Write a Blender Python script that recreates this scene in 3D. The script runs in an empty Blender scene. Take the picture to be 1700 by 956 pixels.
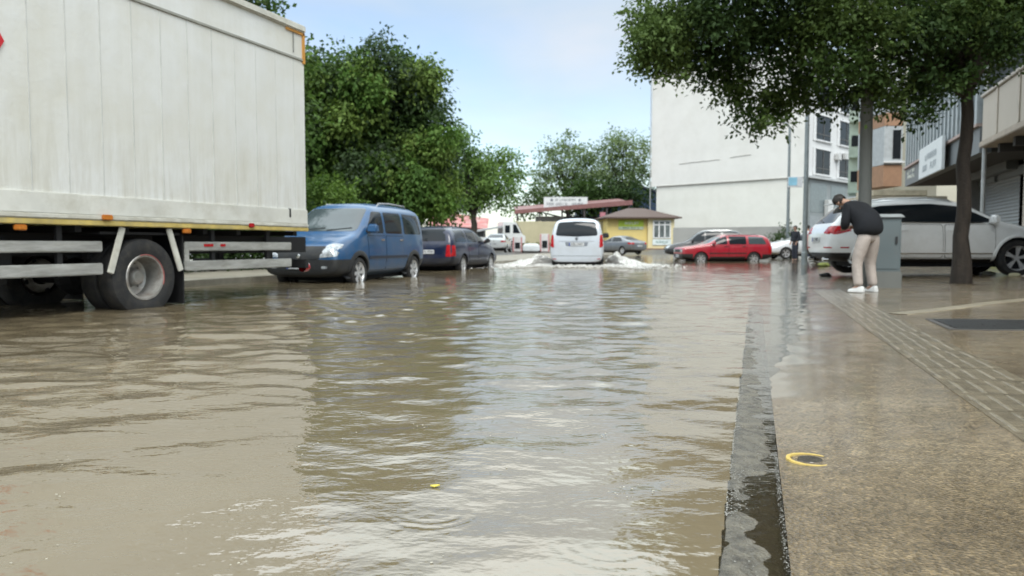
import bpy, bmesh, math, random
import numpy as np
from mathutils import Vector, Matrix
from mathutils.bvhtree import BVHTree
R = math.radians
sc = bpy.context.scene
COL = sc.collection
random.seed(7)

# ------------------------------------------------------------------ camera
HC, FP, PITCH = 0.75, 1250.0, math.atan(71/1250.0)
cam = bpy.data.cameras.new('camera'); camo = bpy.data.objects.new('camera', cam); COL.objects.link(camo)
camo.location = (0, 0, HC); camo.rotation_euler = (math.pi/2-PITCH, 0, 0)
cam.sensor_width = 36; cam.lens = 36*FP/1700; cam.clip_end = 6000; cam.clip_start = 0.05
cam.dof.use_dof = True; cam.dof.focus_distance = 2.8; cam.dof.aperture_fstop = 3.7
sc.camera = camo

def pix(px, py, Y):
    "world point at depth Y seen at photograph pixel px,py"
    u = (px-850)/FP; v = (478-py)/FP
    dy = math.cos(PITCH)+v*math.sin(PITCH); dz = -math.sin(PITCH)+v*math.cos(PITCH)
    return Vector((u*Y/dy, Y, HC+dz*Y/dy))
def gnd(px, py, z=0.0):
    v = (478-py)/FP
    dy = math.cos(PITCH)+v*math.sin(PITCH); dz = -math.sin(PITCH)+v*math.cos(PITCH)
    Y = (z-HC)/dz*dy
    return pix(px, py, Y)

# ------------------------------------------------------------------ materials
def nodes_of(name):
    m = bpy.data.materials.new(name); m.use_nodes = True
    nt = m.node_tree; return m, nt, nt.nodes['Principled BSDF']
def L(nt, a, b): nt.links.new(a, b)
def N(nt, t, **kw):
    n = nt.nodes.new(t)
    for k, v in kw.items():
        if k in n.inputs: n.inputs[k].default_value = v
        else: setattr(n, k, v)
    return n
def ramp(nt, fac, stops):
    r = nt.nodes.new('ShaderNodeValToRGB'); el = r.color_ramp.elements
    while len(el) < len(stops): el.new(0.5)
    for e, (p, c) in zip(el, stops):
        e.position = p; e.color = (*c, 1) if len(c) == 3 else c
    L(nt, fac, r.inputs[0]); return r
def mixc(nt, fac, a, b, mode='MIX'):
    m = nt.nodes.new('ShaderNodeMix'); m.data_type = 'RGBA'; m.blend_type = mode
    for s, v in ((m.inputs[0], fac), (m.inputs[6], a), (m.inputs[7], b)):
        if hasattr(v, 'links'): L(nt, v, s)
        elif isinstance(v, (int, float)): s.default_value = v
        else: s.default_value = (*v[:3], 1)
    return m.outputs[2]
MATS = {}
def M(name, col, rough=0.5, metal=0.0, var=0.15, vs=4.0, bump=0.0, bs=40.0, coat=0.0, stretch=(1, 1, 1), dirt=None, rvar=0.1, ior=1.45):
    if name in MATS: return MATS[name]
    m, nt, p = nodes_of(name)
    tc = N(nt, 'ShaderNodeTexCoord'); mp = N(nt, 'ShaderNodeMapping'); mp.inputs['Scale'].default_value = stretch
    L(nt, tc.outputs['Object'], mp.inputs[0])
    n = N(nt, 'ShaderNodeTexNoise', Scale=vs, Detail=6.0, Roughness=0.6); L(nt, mp.outputs[0], n.inputs['Vector'])
    lo = tuple(c*(1-var) for c in col); hi = tuple(min(1, c*(1+var)) for c in col)
    r = ramp(nt, n.outputs[0], [(0.3, lo), (0.7, hi)]); out = r.outputs[0]
    if dirt:
        dcol, damt, dscale = dirt
        n2 = N(nt, 'ShaderNodeTexNoise', Scale=dscale, Detail=8.0, Roughness=0.7); L(nt, mp.outputs[0], n2.inputs['Vector'])
        r2 = ramp(nt, n2.outputs[0], [(0.45, (0, 0, 0)), (0.75, (damt,)*3)])
        out = mixc(nt, r2.outputs[0], out, dcol)
    L(nt, out, p.inputs['Base Color'])
    rr = N(nt, 'ShaderNodeMapRange'); rr.inputs[3].default_value = max(0, rough-rvar); rr.inputs[4].default_value = min(1, rough+rvar)
    L(nt, n.outputs[0], rr.inputs[0]); L(nt, rr.outputs[0], p.inputs['Roughness'])
    p.inputs['Metallic'].default_value = metal; p.inputs['IOR'].default_value = ior
    if coat: p.inputs['Coat Weight'].default_value = coat; p.inputs['Coat Roughness'].default_value = 0.06
    if bump:
        nb = N(nt, 'ShaderNodeTexNoise', Scale=bs, Detail=5.0); L(nt, tc.outputs['Object'], nb.inputs['Vector'])
        b = N(nt, 'ShaderNodeBump', Strength=bump, Distance=0.02); L(nt, nb.outputs[0], b.inputs['Height']); L(nt, b.outputs[0], p.inputs['Normal'])
    MATS[name] = m; return m

def paint(name, col, rough=0.32, coat=0.8, metal=0.0, dirt=((0.16, 0.13, 0.1), 0.25, 3.0)):
    return M('paint_'+name, col, rough, metal, 0.04, 2.0, coat=coat, dirt=dirt, rvar=0.06)
BLACKP = M('black_plastic', (0.018, 0.019, 0.021), 0.55, var=0.3, dirt=((0.09, 0.08, 0.06), 0.3, 6))
RUBBER = M('tyre_rubber', (0.018, 0.018, 0.019), 0.75, var=0.3, bump=0.2, bs=60, dirt=((0.08, 0.07, 0.055), 0.5, 9))
DARK = M('dark_cavity', (0.006, 0.006, 0.007), 0.9)
GLASS = M('car_glass', (0.012, 0.016, 0.02), 0.05, var=0.1, rvar=0.02, ior=1.36)
GLASSL = M('windscreen_glass', (0.05, 0.065, 0.07), 0.05, var=0.1, rvar=0.02, ior=1.7)
CHROME = M('chrome', (0.7, 0.7, 0.7), 0.18, 1.0, var=0.1)
ALLOY = M('alloy', (0.66, 0.66, 0.67), 0.3, 0.45, var=0.1, dirt=((0.2, 0.17, 0.12), 0.4, 12))
LAMPC = M('headlamp_clear', (0.45, 0.47, 0.49), 0.12, 0.4, var=0.45, vs=18)
LAMPR = M('tail_lamp_red', (0.42, 0.015, 0.02), 0.12, var=0.45, vs=14)
LAMPO = M('amber_lamp', (0.5, 0.17, 0.03), 0.25, var=0.2, vs=30)
PLATE = M('plate_white', (0.6, 0.61, 0.62), 0.4)
PLATEG = M('plate_shadow', (0.28, 0.3, 0.33), 0.4)
INK = M('lettering_dark', (0.03, 0.03, 0.035), 0.6)
PLBLUE = M('plate_blue', (0.02, 0.06, 0.3), 0.4)

# ------------------------------------------------------------------ mesh builders
class MB:
    def __init__(s): s.v = []; s.f = []
    def add(s, vs, fs):
        o = len(s.v); s.v += [tuple(v) for v in vs]; s.f += [tuple(i+o for i in f) for f in fs]; return s
    def box(s, c, d, rot=None, taper=1.0):
        hx, hy, hz = d[0]/2, d[1]/2, d[2]/2; pts = []
        for z in (-1, 1):
            k = 1.0 if z < 0 else taper
            for x, y in ((-1, -1), (1, -1), (1, 1), (-1, 1)):
                p = Vector((x*hx*k, y*hy*k, z*hz))
                if rot is not None: p = rot @ p
                pts.append(p+Vector(c))
        return s.add(pts, [(3, 2, 1, 0), (4, 5, 6, 7), (0, 1, 5, 4), (1, 2, 6, 5), (2, 3, 7, 6), (3, 0, 4, 7)])
    def bar(s, a, b, w, h, up=(0, 0, 1)):
        a, b = Vector(a), Vector(b); d = b-a; l = d.length; x = d/l; u = Vector(up)
        if abs(x.dot(u)) > 0.99: u = Vector((1, 0, 0))
        y = u.cross(x).normalized(); z = x.cross(y)
        m = Matrix((x, y, z)).transposed()
        return s.box((a+b)/2, (l, w, h), m)
    def tube(s, pts, rad, seg=8, cap=True):
        pts = [Vector(p) for p in pts]; n = len(pts)
        if not hasattr(rad, '__len__'): rad = [rad]*n
        vs, fs = [], []; prev = None
        for i, p in enumerate(pts):
            d = (pts[min(i+1, n-1)]-pts[max(i-1, 0)]).normalized()
            u = prev if prev is not None else (Vector((1, 0, 0)) if abs(d.x) < 0.9 else Vector((0, 1, 0)))
            a = (u-d*u.dot(d)).normalized(); b = d.cross(a); prev = a
            for k in range(seg):
                t = 2*math.pi*k/seg; vs.append(p+(a*math.cos(t)+b*math.sin(t))*rad[i])
        for i in range(n-1):
            for k in range(seg):
                k2 = (k+1) % seg; fs.append((i*seg+k, i*seg+k2, (i+1)*seg+k2, (i+1)*seg+k))
        if cap: fs.append(tuple(range(seg-1, -1, -1))); fs.append(tuple(range((n-1)*seg, n*seg)))
        return s.add(vs, fs)
    def lathe(s, prof, seg=28, axis='y', c=(0, 0, 0)):
        "prof: (radius, along); revolved about axis through c"
        vs, fs = [], []; n = len(prof)
        for k in range(seg):
            t = 2*math.pi*k/seg; ct, st = math.cos(t), math.sin(t)
            for r, a in prof:
                p = (r*ct, a, r*st) if axis == 'y' else ((r*ct, r*st, a) if axis == 'z' else (a, r*ct, r*st))
                vs.append((p[0]+c[0], p[1]+c[1], p[2]+c[2]))
        for k in range(seg):
            k2 = (k+1) % seg
            for i in range(n-1): fs.append((k*n+i, k2*n+i, k2*n+i+1, k*n+i+1))
        return s.add(vs, fs)
    def prism(s, poly, z0, z1):
        n = len(poly); vs = [(p[0], p[1], z0) for p in poly]+[(p[0], p[1], z1) for p in poly]
        fs = [tuple(range(n-1, -1, -1)), tuple(range(n, 2*n))]+[(i, (i+1) % n, n+(i+1) % n, n+i) for i in range(n)]
        return s.add(vs, fs)
    def ico(s, c, r, sub=1, sq=(1, 1, 1), jit=0.0):
        bm = bmesh.new(); bmesh.ops.create_icosphere(bm, subdivisions=sub, radius=1)
        vs = []
        for v in bm.verts:
            k = r*(1+random.uniform(-jit, jit)); vs.append((c[0]+v.co.x*k*sq[0], c[1]+v.co.y*k*sq[1], c[2]+v.co.z*k*sq[2]))
        fs = [tuple(v.index for v in f.verts) for f in bm.faces]; bm.free(); return s.add(vs, fs)
    def build(s, name, mat, parent=None, smooth=False, bevel=0.0, seg=2):
        me = bpy.data.meshes.new(name); me.from_pydata(s.v, [], s.f)
        bm = bmesh.new(); bm.from_mesh(me); bmesh.ops.recalc_face_normals(bm, faces=bm.faces)
        if bevel:
            es = [e for e in bm.edges if len(e.link_faces) == 2 and e.calc_face_angle(0) > 0.6]
            bmesh.ops.bevel(bm, geom=es, offset=bevel, segments=seg, affect='EDGES', clamp_overlap=True)
        bm.to_mesh(me); bm.free()
        return link(name, me, mat, parent, smooth)
def link(name, me, mat, parent=None, smooth=False):
    for m in (mat if isinstance(mat, (list, tuple)) else [mat]):
        if len(me.materials) < 9: me.materials.append(m)
    if smooth: me.shade_smooth(); me.set_sharp_from_angle(angle=R(38))
    o = bpy.data.objects.new(name, me); COL.objects.link(o)
    if parent is not None: o.parent = parent
    return o
def tag(o, label=None, cat=None, group=None, kind=None):
    for k, v in (('label', label), ('category', cat), ('group', group), ('kind', kind)):
        if v: o[k] = v
    return o
def thing(name, label, cat, loc=(0, 0, 0), rz=0.0, group=None):
    o = bpy.data.objects.new(name, None); o.empty_display_size = 0.2; COL.objects.link(o)
    o.location = loc; o.rotation_euler = (0, 0, rz); return tag(o, label, cat, group)
def dup(o, parent=None, loc=None):
    c = o.copy(); COL.objects.link(c); c.parent = parent
    if loc is not None: c.location = loc
    for ch in list(o.children): dup(ch, c)
    return c
def evaluated(o):
    dg = bpy.context.evaluated_depsgraph_get(); dg.update()
    return bpy.data.meshes.new_from_object(o.evaluated_get(dg), depsgraph=dg)
def kill(o):
    me = o.data; bpy.data.objects.remove(o)
    if me and me.users == 0: bpy.data.meshes.remove(me)

def marks(mb, origin, ax, up, width, height, n, seed, depth=0.004, nrm=None):
    "a row of worn letter-like strokes, too blurred in the photograph to read"
    rr = random.Random(seed); origin, ax, up = Vector(origin), Vector(ax), Vector(up); nr = nrm if nrm is not None else ax.cross(up)
    w = width/n
    for i in range(n):
        if rr.random() < 0.13: continue
        k = rr.choice((0, 1, 2, 3)); x0 = i*w
        segs = [((0.15, 0), (0.15, 1))]
        if k in (0, 2): segs.append(((0.15, 0.95), (0.75, 0.95)))
        if k in (1, 2): segs.append(((0.15, 0.5), (0.7, 0.5)))
        if k in (0, 1): segs.append(((0.72, 0), (0.72, 1)))
        if k == 3: segs.append(((0.15, 0.05), (0.75, 0.05)))
        for a, b in segs:
            pa = origin+ax*(x0+a[0]*w)+up*(a[1]*height); pb = origin+ax*(x0+b[0]*w)+up*(b[1]*height)
            mb.bar(pa, pb, depth*2, w*0.2, up=nr.cross((pb-pa).normalized()))

# ------------------------------------------------------------------ terrain frame: q across the road (right +), s along it
TH = math.atan(403/1250.0)
D = Vector((math.sin(TH), math.cos(TH), 0)); Q = Vector((math.cos(TH), -math.sin(TH), 0))
def qs(x, y): return x*Q.x+y*Q.y, x*D.x+y*D.y
def world(q, s, z=0): return Vector((q*Q.x+s*D.x, q*Q.y+s*D.y, z))
Q0 = -0.07
def edge(s): return Q0+0.006*np.maximum(np.asarray(s, float)-12, 0)**2
rng = np.random.default_rng(3)
_w = [(rng.uniform(0.5, 5), rng.uniform(0, 6.28), rng.uniform(0, 6.28)) for _ in range(14)]
def lump(x, y):
    t = 0
    for k, a, p in _w: t = t+np.sin(k*(x*math.cos(a)+y*math.sin(a))+p)/(0.6+k)
    return t/3.0
def pave_z(q, s):
    x = q*Q.x+s*D.x; y = q*Q.y+s*D.y
    qq = q-edge(s)
    return 0.012-0.0042*np.clip(s-1.4, -3, 10)+0.045*np.clip(qq-0.15, 0, 1)+0.020*np.clip(qq-1.15, 0, 13)+(0.003+.007*np.clip((qq-.8)/2, 0, 1))*lump(x, y)+0.0025*lump(x*4, y*4)+0.0015*lump(x*9, y*9)
def far_z(y): 
    t = np.clip((y-55)/12, 0, 1); return -0.16+0.5*t*t*(3-2*t)

def grid_mesh(name, X, Y, Z, mat, parent=None, attr=None):
    n, m = X.shape
    me = bpy.data.meshes.new(name)
    co = np.stack([X, Y, Z], -1).reshape(-1, 3).astype(np.float32)
    i = np.arange((n-1)*(m-1)); r, c = i//(m-1), i % (m-1)
    a = r*m+c; f = np.stack([a, a+1, a+m+1, a+m], -1).astype(np.int32)
    me.vertices.add(len(co)); me.vertices.foreach_set('co', co.ravel())
    me.loops.add(f.size); me.loops.foreach_set('vertex_index', f.ravel())
    me.polygons.add(len(f)); me.polygons.foreach_set('loop_start', np.arange(0, f.size, 4, dtype=np.int32))
    me.update(); me.validate()
    bm = bmesh.new(); bm.from_mesh(me); bm.faces.ensure_lookup_table(); bm.normal_update()
    if sum(fc.normal.z for fc in bm.faces[:50]) < 0: bmesh.ops.reverse_faces(bm, faces=bm.faces)
    bm.to_mesh(me); bm.free()
    if attr is not None:
        at = me.attributes.new(attr[0], 'FLOAT', 'POINT'); at.data.foreach_set('value', attr[1].ravel().astype(np.float32))
    me.shade_smooth(); me.materials.append(mat)
    o = bpy.data.objects.new(name, me); COL.objects.link(o)
    return o

# ------------------------------------------------------------------ ground
ASPH = M('wet_asphalt', (0.075, 0.068, 0.058), 0.35, var=0.25, vs=3, bump=0.3, bs=120)
def polar(r0, r1, nr, a0, a1, na):
    rr = np.geomspace(r0, r1, nr); aa = np.radians(np.linspace(a0, a1, na))
    RR, AA = np.meshgrid(rr, aa, indexing='ij'); return RR, RR*np.sin(AA), RR*np.cos(AA)
RR, X, Y = polar(0.3, 4000, 200, -180, 180, 181)
tag(grid_mesh('ground', X, Y, far_z(Y)+0*X, ASPH), kind='structure')

# left pavement strip with its kerb, across the flooded road
SIDEC = M('side_concrete', (0.24, 0.215, 0.17), 0.55, var=0.25, vs=2, bump=0.3, bs=50, dirt=((0.1, 0.09, 0.06), 0.6, 1.5))
mb = MB(); 
for k in range(24):
    a, b = world(-10.3, 1+k*2.4), world(-9.55, 1+k*2.4+2.38)
    mb.add([world(-10.0, 1+k*2.4, -0.16), world(-9.75, 1+k*2.4, -0.16), world(-9.75, 3.38+k*2.4, -0.16), world(-10.0, 3.38+k*2.4, -0.16),
            world(-10.0, 1+k*2.4, 0.11), world(-9.77, 1+k*2.4, 0.11), world(-9.77, 3.38+k*2.4, 0.11), world(-10.0, 3.38+k*2.4, 0.11)],
           [(3, 2, 1, 0), (4, 5, 6, 7), (0, 1, 5, 4), (1, 2, 6, 5), (2, 3, 7, 6), (3, 0, 4, 7)])
tag(mb.build('far_kerb', SIDEC, bevel=0.015), kind='structure')
sv = np.linspace(-4, 58, 60); qv = np.linspace(-16, -10.003, 14); S_, Q_ = np.meshgrid(sv, qv, indexing='ij')
X = Q_*Q.x+S_*D.x; Y = Q_*Q.y+S_*D.y
tag(grid_mesh('far_pavement', X, Y, 0.1+0.01*lump(X, Y), SIDEC), kind='structure')

# right pavement: worn aggregate concrete, wet
def pave_mat():
    m, nt, p = nodes_of('wet_aggregate_pavement')
    tc = N(nt, 'ShaderNodeTexCoord'); 
    big = N(nt, 'ShaderNodeTexNoise', Scale=0.9, Detail=6.0, Roughness=0.65); L(nt, tc.outputs['Object'], big.inputs['Vector'])
    mid = N(nt, 'ShaderNodeTexNoise', Scale=14.0, Detail=5.0, Roughness=0.7); L(nt, tc.outputs['Object'], mid.inputs['Vector'])
    fine = N(nt, 'ShaderNodeTexVoronoi', Scale=105.0); L(nt, tc.outputs['Object'], fine.inputs['Vector'])
    c1 = ramp(nt, big.outputs[0], [(0.3, (0.125, 0.094, 0.056)), (0.5, (0.205, 0.159, 0.098)), (0.72, (0.295, 0.238, 0.158))])
    c2 = ramp(nt, mid.outputs[0], [(0.3, (0.66, 0.65, 0.63)), (0.7, (1.14, 1.13, 1.12))])
    c3 = ramp(nt, fine.outputs['Color'], [(0.0, (0.5, 0.48, 0.45)), (.5, (.92, .9, .88)), (1.0, (1.6, 1.55, 1.46))])
    a = mixc(nt, 1.0, c1.outputs[0], c2.outputs[0], 'MULTIPLY'); a = mixc(nt, 0.9, a, c3.outputs[0], 'MULTIPLY')
    peb = N(nt, 'ShaderNodeTexVoronoi', Scale=47.0); L(nt, tc.outputs['Object'], peb.inputs['Vector'])
    cp = ramp(nt, peb.outputs['Color'], [(0.0, (.40, .38, .36)), (.14, (1, 1, 1)), (.82, (1, 1, 1)), (1.0, (1.75, 1.72, 1.65))]); a = mixc(nt, .5, a, cp.outputs[0], 'MULTIPLY')
    wd = N(nt, 'ShaderNodeAttribute', attribute_name='wet'); a = mixc(nt, wd.outputs['Fac'], a, mixc(nt, 1.0, a, (.62, .60, .57), 'MULTIPLY')); L(nt, a, p.inputs['Base Color'])
    # wetness: standing film is smooth, raised grains break it
    wet = N(nt, 'ShaderNodeTexNoise', Scale=1.7, Detail=5.0, Roughness=0.6); L(nt, tc.outputs['Object'], wet.inputs['Vector'])
    rr = ramp(nt, wet.outputs[0], [(0.36, (0.09,)*3), (0.64, (0.34,)*3)]); 
    wa = N(nt, 'ShaderNodeAttribute', attribute_name='wet'); rw = mixc(nt, wa.outputs['Fac'], rr.outputs[0], (.05, .05, .05)); L(nt, rw, p.inputs['Roughness'])
    p.inputs['Coat Weight'].default_value = .55; p.inputs['Coat Roughness'].default_value = .14; p.inputs['Coat IOR'].default_value = 1.38
    h = N(nt, 'ShaderNodeMath', operation='ADD'); L(nt, fine.outputs['Distance'], h.inputs[0])
    mm = N(nt, 'ShaderNodeMath', operation='MULTIPLY'); mm.inputs[1].default_value = 1.6; L(nt, mid.outputs[0], mm.inputs[0]); L(nt, mm.outputs[0], h.inputs[1])
    bs = ramp(nt, wet.outputs[0], [(0.35, (0.5,)*3), (0.6, (1.0,)*3)])
    b = N(nt, 'ShaderNodeBump', Strength=0.35, Distance=0.009); L(nt, h.outputs[0], b.inputs['Height']); bw = mixc(nt, wa.outputs['Fac'], bs.outputs[0], (.04, .04, .04)); L(nt, bw, b.inputs['Strength'])
    L(nt, b.outputs[0], p.inputs['Normal'])
    p.inputs['IOR'].default_value = 1.4
    return m
sv = np.concatenate([np.linspace(-3, 1, 40), np.linspace(1.02, 16, 420), np.linspace(16.1, 62, 120)])
qv = np.concatenate([np.linspace(0.160, 3.5, 130), np.linspace(3.55, 22, 60)])
S_, K_ = np.meshgrid(sv, qv, indexing='ij'); Q_ = K_+edge(S_)
X = Q_*Q.x+S_*D.x; Y = Q_*Q.y+S_*D.y
PZ = pave_z(Q_, S_); wet_ = np.clip(1.15*np.exp(-np.maximum(PZ-.002, 0)/.022)*(.7+.7*lump(X*2.2, Y*2.2)+.4*lump(X*6, Y*6))+.04, 0, 1)
tag(grid_mesh('pavement', X, Y, PZ, pave_mat(), attr=('wet', wet_)), kind='structure')
# kerb
KERB = M('wet_kerb_concrete', (0.088, 0.078, 0.060), 0.28, var=0.55, vs=22, bump=0.6, bs=90, dirt=((0.19, 0.165, 0.12), 0.65, 14), rvar=0.2)
kq = np.array([0.0, 0.0, 0.010, 0.03, 0.07, 0.11, 0.135, 0.147, 0.147]); kz = np.array([-.2, -.012, 0.001, 0.002, -.001, -.004, -.008, -.018, -.2])
sv = np.concatenate([np.linspace(-3, 1, 40), np.linspace(1.01, 14, 900), np.linspace(14.2, 62, 150)])
S_, K_ = np.meshgrid(sv, kq, indexing='ij'); Q_ = K_+edge(S_)
X = Q_*Q.x+S_*D.x; Y = Q_*Q.y+S_*D.y
joint = 1-np.exp(-(((S_+0.3) % 1.0)-0.5)**2/0.00012)
top = 0.0055-0.0014*np.clip(S_-1.4, -3, 8)-0.012*np.clip(S_-9, 0, 4)+0.006*lump(X*3, Y*3)+0.004*lump(X*9+Y*3, Y*7)+0.0025*lump(X*17, Y*31+4)
Z = np.where(kz < -.1, -.2, top+kz-0.012*(1-joint))
tag(grid_mesh('kerb', X, Y, Z, KERB), kind='structure')

# ------------------------------------------------------------------ flood water
def wave_h(X, Y, RR):
    h = np.zeros_like(X)
    sp = 0.0056*RR+0.004
    patch = 0.55+0.45*np.tanh(1.5*lump(X*0.45+3, Y*0.3)+0.2)
    q, s = X*Q.x+Y*Q.y, X*D.x+Y*D.y
    g = np.random.default_rng(11)
    choppy = 1+1.1*np.exp(-((s-9)/6.5)**2)*np.exp(-((q+4.2)/2.6)**2)
    for i in range(110):
        lam = 0.07*math.exp(g.uniform(0, 2.5))
        a = g.normal(1.57, 0.8); ph = g.uniform(0, 6.28)
        amp = 0.00165*lam*(.72 if lam < .2 else .95 if lam < .5 else .8)
        k = 2*math.pi/lam
        att = 1/(1+np.exp(-(lam-3.4*sp)/(0.5*sp+1e-4)))
        wob = 0.5*lump(X*1.1+i, Y*1.1-i)
        loc = patch if lam < 0.6 else 1.0
        h += amp*loc*choppy*att*np.sin(k*(X*math.cos(a)+Y*math.sin(a))+ph+2.2*wob)
    # ripple rings where drops fall
    for px, py, r0, am in ((715, 850, .10, 1.3), (1130, 885, .13, 1.0), (995, 845, .09, .8), (840, 945, .06, .6), (920, 684, .12, .9), (1085, 735, .1, .8), (1010, 905, .11, .9),
                          (640, 880, .05, .4), (1150, 800, .08, .7), (980, 760, .06, .4), (560, 800, .06, .4), (330, 860, .06, .5), (1105, 640, .12, .7), (800, 640, .1, .5)):
        c = gnd(px, py); d = np.hypot(X-c.x, Y-c.y)
        h += 0.0006*am*(.45+.55*np.cos(np.arctan2(Y-c.y, X-c.x)-px))*np.cos(2*math.pi*(d-r0)/0.042)*np.exp(-((d-r0)/0.05)**2)
    # wake of the moving van
    vx, vy = 2.3, 26.5; hd = R(7); dx, dy = X-vx, Y-vy
    al = dx*math.sin(hd)+dy*math.cos(hd); ac = dx*math.cos(hd)-dy*math.sin(hd)
    arm = np.abs(ac)-1.0+0.33*(al-2)
    h += 0.05*np.exp(-(arm/0.35)**2)*np.exp(-np.maximum(-al-1, 0)/5)*(al < 4)*(0.7+0.5*lump(X*2, Y*2))
    h += 0.03*np.exp(-np.maximum(-al, 0)/6)*np.exp(-(ac/2.2)**2)*lump(X*1.5, Y*4)*(al < 2)
    # long crests running towards the left
    h += 0.006*np.sin((s-0.55*q)*2.6+2*lump(X*.6, Y*.6))*np.exp(-((s-7.5)/2.6)**2)*np.exp(-((q+4.6)/2.2)**2)
    h += 0.0015*np.sin((s+0.25*q)*2.1+2.5*lump(X*.4, Y*.4))*np.exp(-((s-17)/7)**2)*np.exp(-((q+3.5)/3)**2)
    # the film is damped over the pavement
    over = np.clip((q-edge(s))/0.10, 0, 1)
    return h*(1-0.72*over)
def water_mat():
    m, nt, p = nodes_of('muddy_water')
    nt.nodes.remove(p); out = nt.nodes['Material Output']
    tc = N(nt, 'ShaderNodeTexCoord')
    n = N(nt, 'ShaderNodeTexNoise', Scale=0.55, Detail=5.0, Roughness=0.6); L(nt, tc.outputs['Object'], n.inputs['Vector'])
    c = ramp(nt, n.outputs[0], [(0.3, (0.132, 0.102, 0.060)), (0.7, (0.186, 0.150, 0.097))])
    dif = N(nt, 'ShaderNodeBsdfDiffuse'); L(nt, c.outputs[0], dif.inputs[0])
    tr = N(nt, 'ShaderNodeBsdfTransparent'); tr.inputs[0].default_value = (0.86, 0.8, 0.68, 1)
    at = N(nt, 'ShaderNodeAttribute', attribute_name='depth')
    mr = N(nt, 'ShaderNodeMapRange'); mr.inputs[1].default_value = 0.0; mr.inputs[2].default_value = 0.035; mr.inputs[3].default_value = 0.15
    L(nt, at.outputs['Fac'], mr.inputs[0])
    m1 = N(nt, 'ShaderNodeMixShader'); L(nt, mr.outputs[0], m1.inputs[0]); L(nt, tr.outputs[0], m1.inputs[1]); L(nt, dif.outputs[0], m1.inputs[2])
    nb = N(nt, 'ShaderNodeTexNoise', Scale=5.0, Detail=4.0, Roughness=0.55); 
    mp = N(nt, 'ShaderNodeMapping'); mp.inputs['Scale'].default_value = (1.0, 1.5, 1); mp.inputs['Rotation'].default_value = (0, 0, 0.3)
    L(nt, tc.outputs['Object'], mp.inputs[0]); L(nt, mp.outputs[0], nb.inputs['Vector'])
    nb2 = N(nt, 'ShaderNodeTexNoise', Scale=17.0, Detail=3.0); L(nt, mp.outputs[0], nb2.inputs['Vector'])
    ma = N(nt, 'ShaderNodeMath', operation='MULTIPLY_ADD'); ma.inputs[1].default_value = .22; L(nt, nb2.outputs[0], ma.inputs[0]); L(nt, nb.outputs[0], ma.inputs[2])
    bp = N(nt, 'ShaderNodeBump', Strength=0.2, Distance=0.03); L(nt, ma.outputs[0], bp.inputs['Height'])
    gl = N(nt, 'ShaderNodeBsdfGlossy'); gl.inputs['Roughness'].default_value = 0.035; gl.inputs[0].default_value = (0.97, 0.97, 0.97, 1)
    L(nt, bp.outputs[0], gl.inputs['Normal'])
    fr = N(nt, 'ShaderNodeFresnel', IOR=2.05); L(nt, bp.outputs[0], fr.inputs['Normal'])
    m2 = N(nt, 'ShaderNodeMixShader'); L(nt, fr.outputs[0], m2.inputs[0]); L(nt, m1.outputs[0], m2.inputs[1]); L(nt, gl.outputs[0], m2.inputs[2])
    L(nt, m2.outputs[0], out.inputs['Surface']); return m
RR, X, Y = polar(0.7, 75, 1000, -58, 58, 640)
H = wave_h(X, Y, RR)
q, s = X*Q.x+Y*Q.y, X*D.x+Y*D.y
kk = q-edge(s)
gz = np.where(kk > 0.155, pave_z(q, s), np.where(kk > 0, 0.0055-0.0014*np.clip(s-1.4, -3, 8)-0.012*np.clip(s-9, 0, 4), far_z(Y)))
gz = np.where(q < -9.77, 0.1, gz)
tag(grid_mesh('flood_water', X, Y, H, water_mat(), attr=('depth', np.clip(H-gz, 0, 1))), kind='structure')
print('terrain done')
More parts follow.
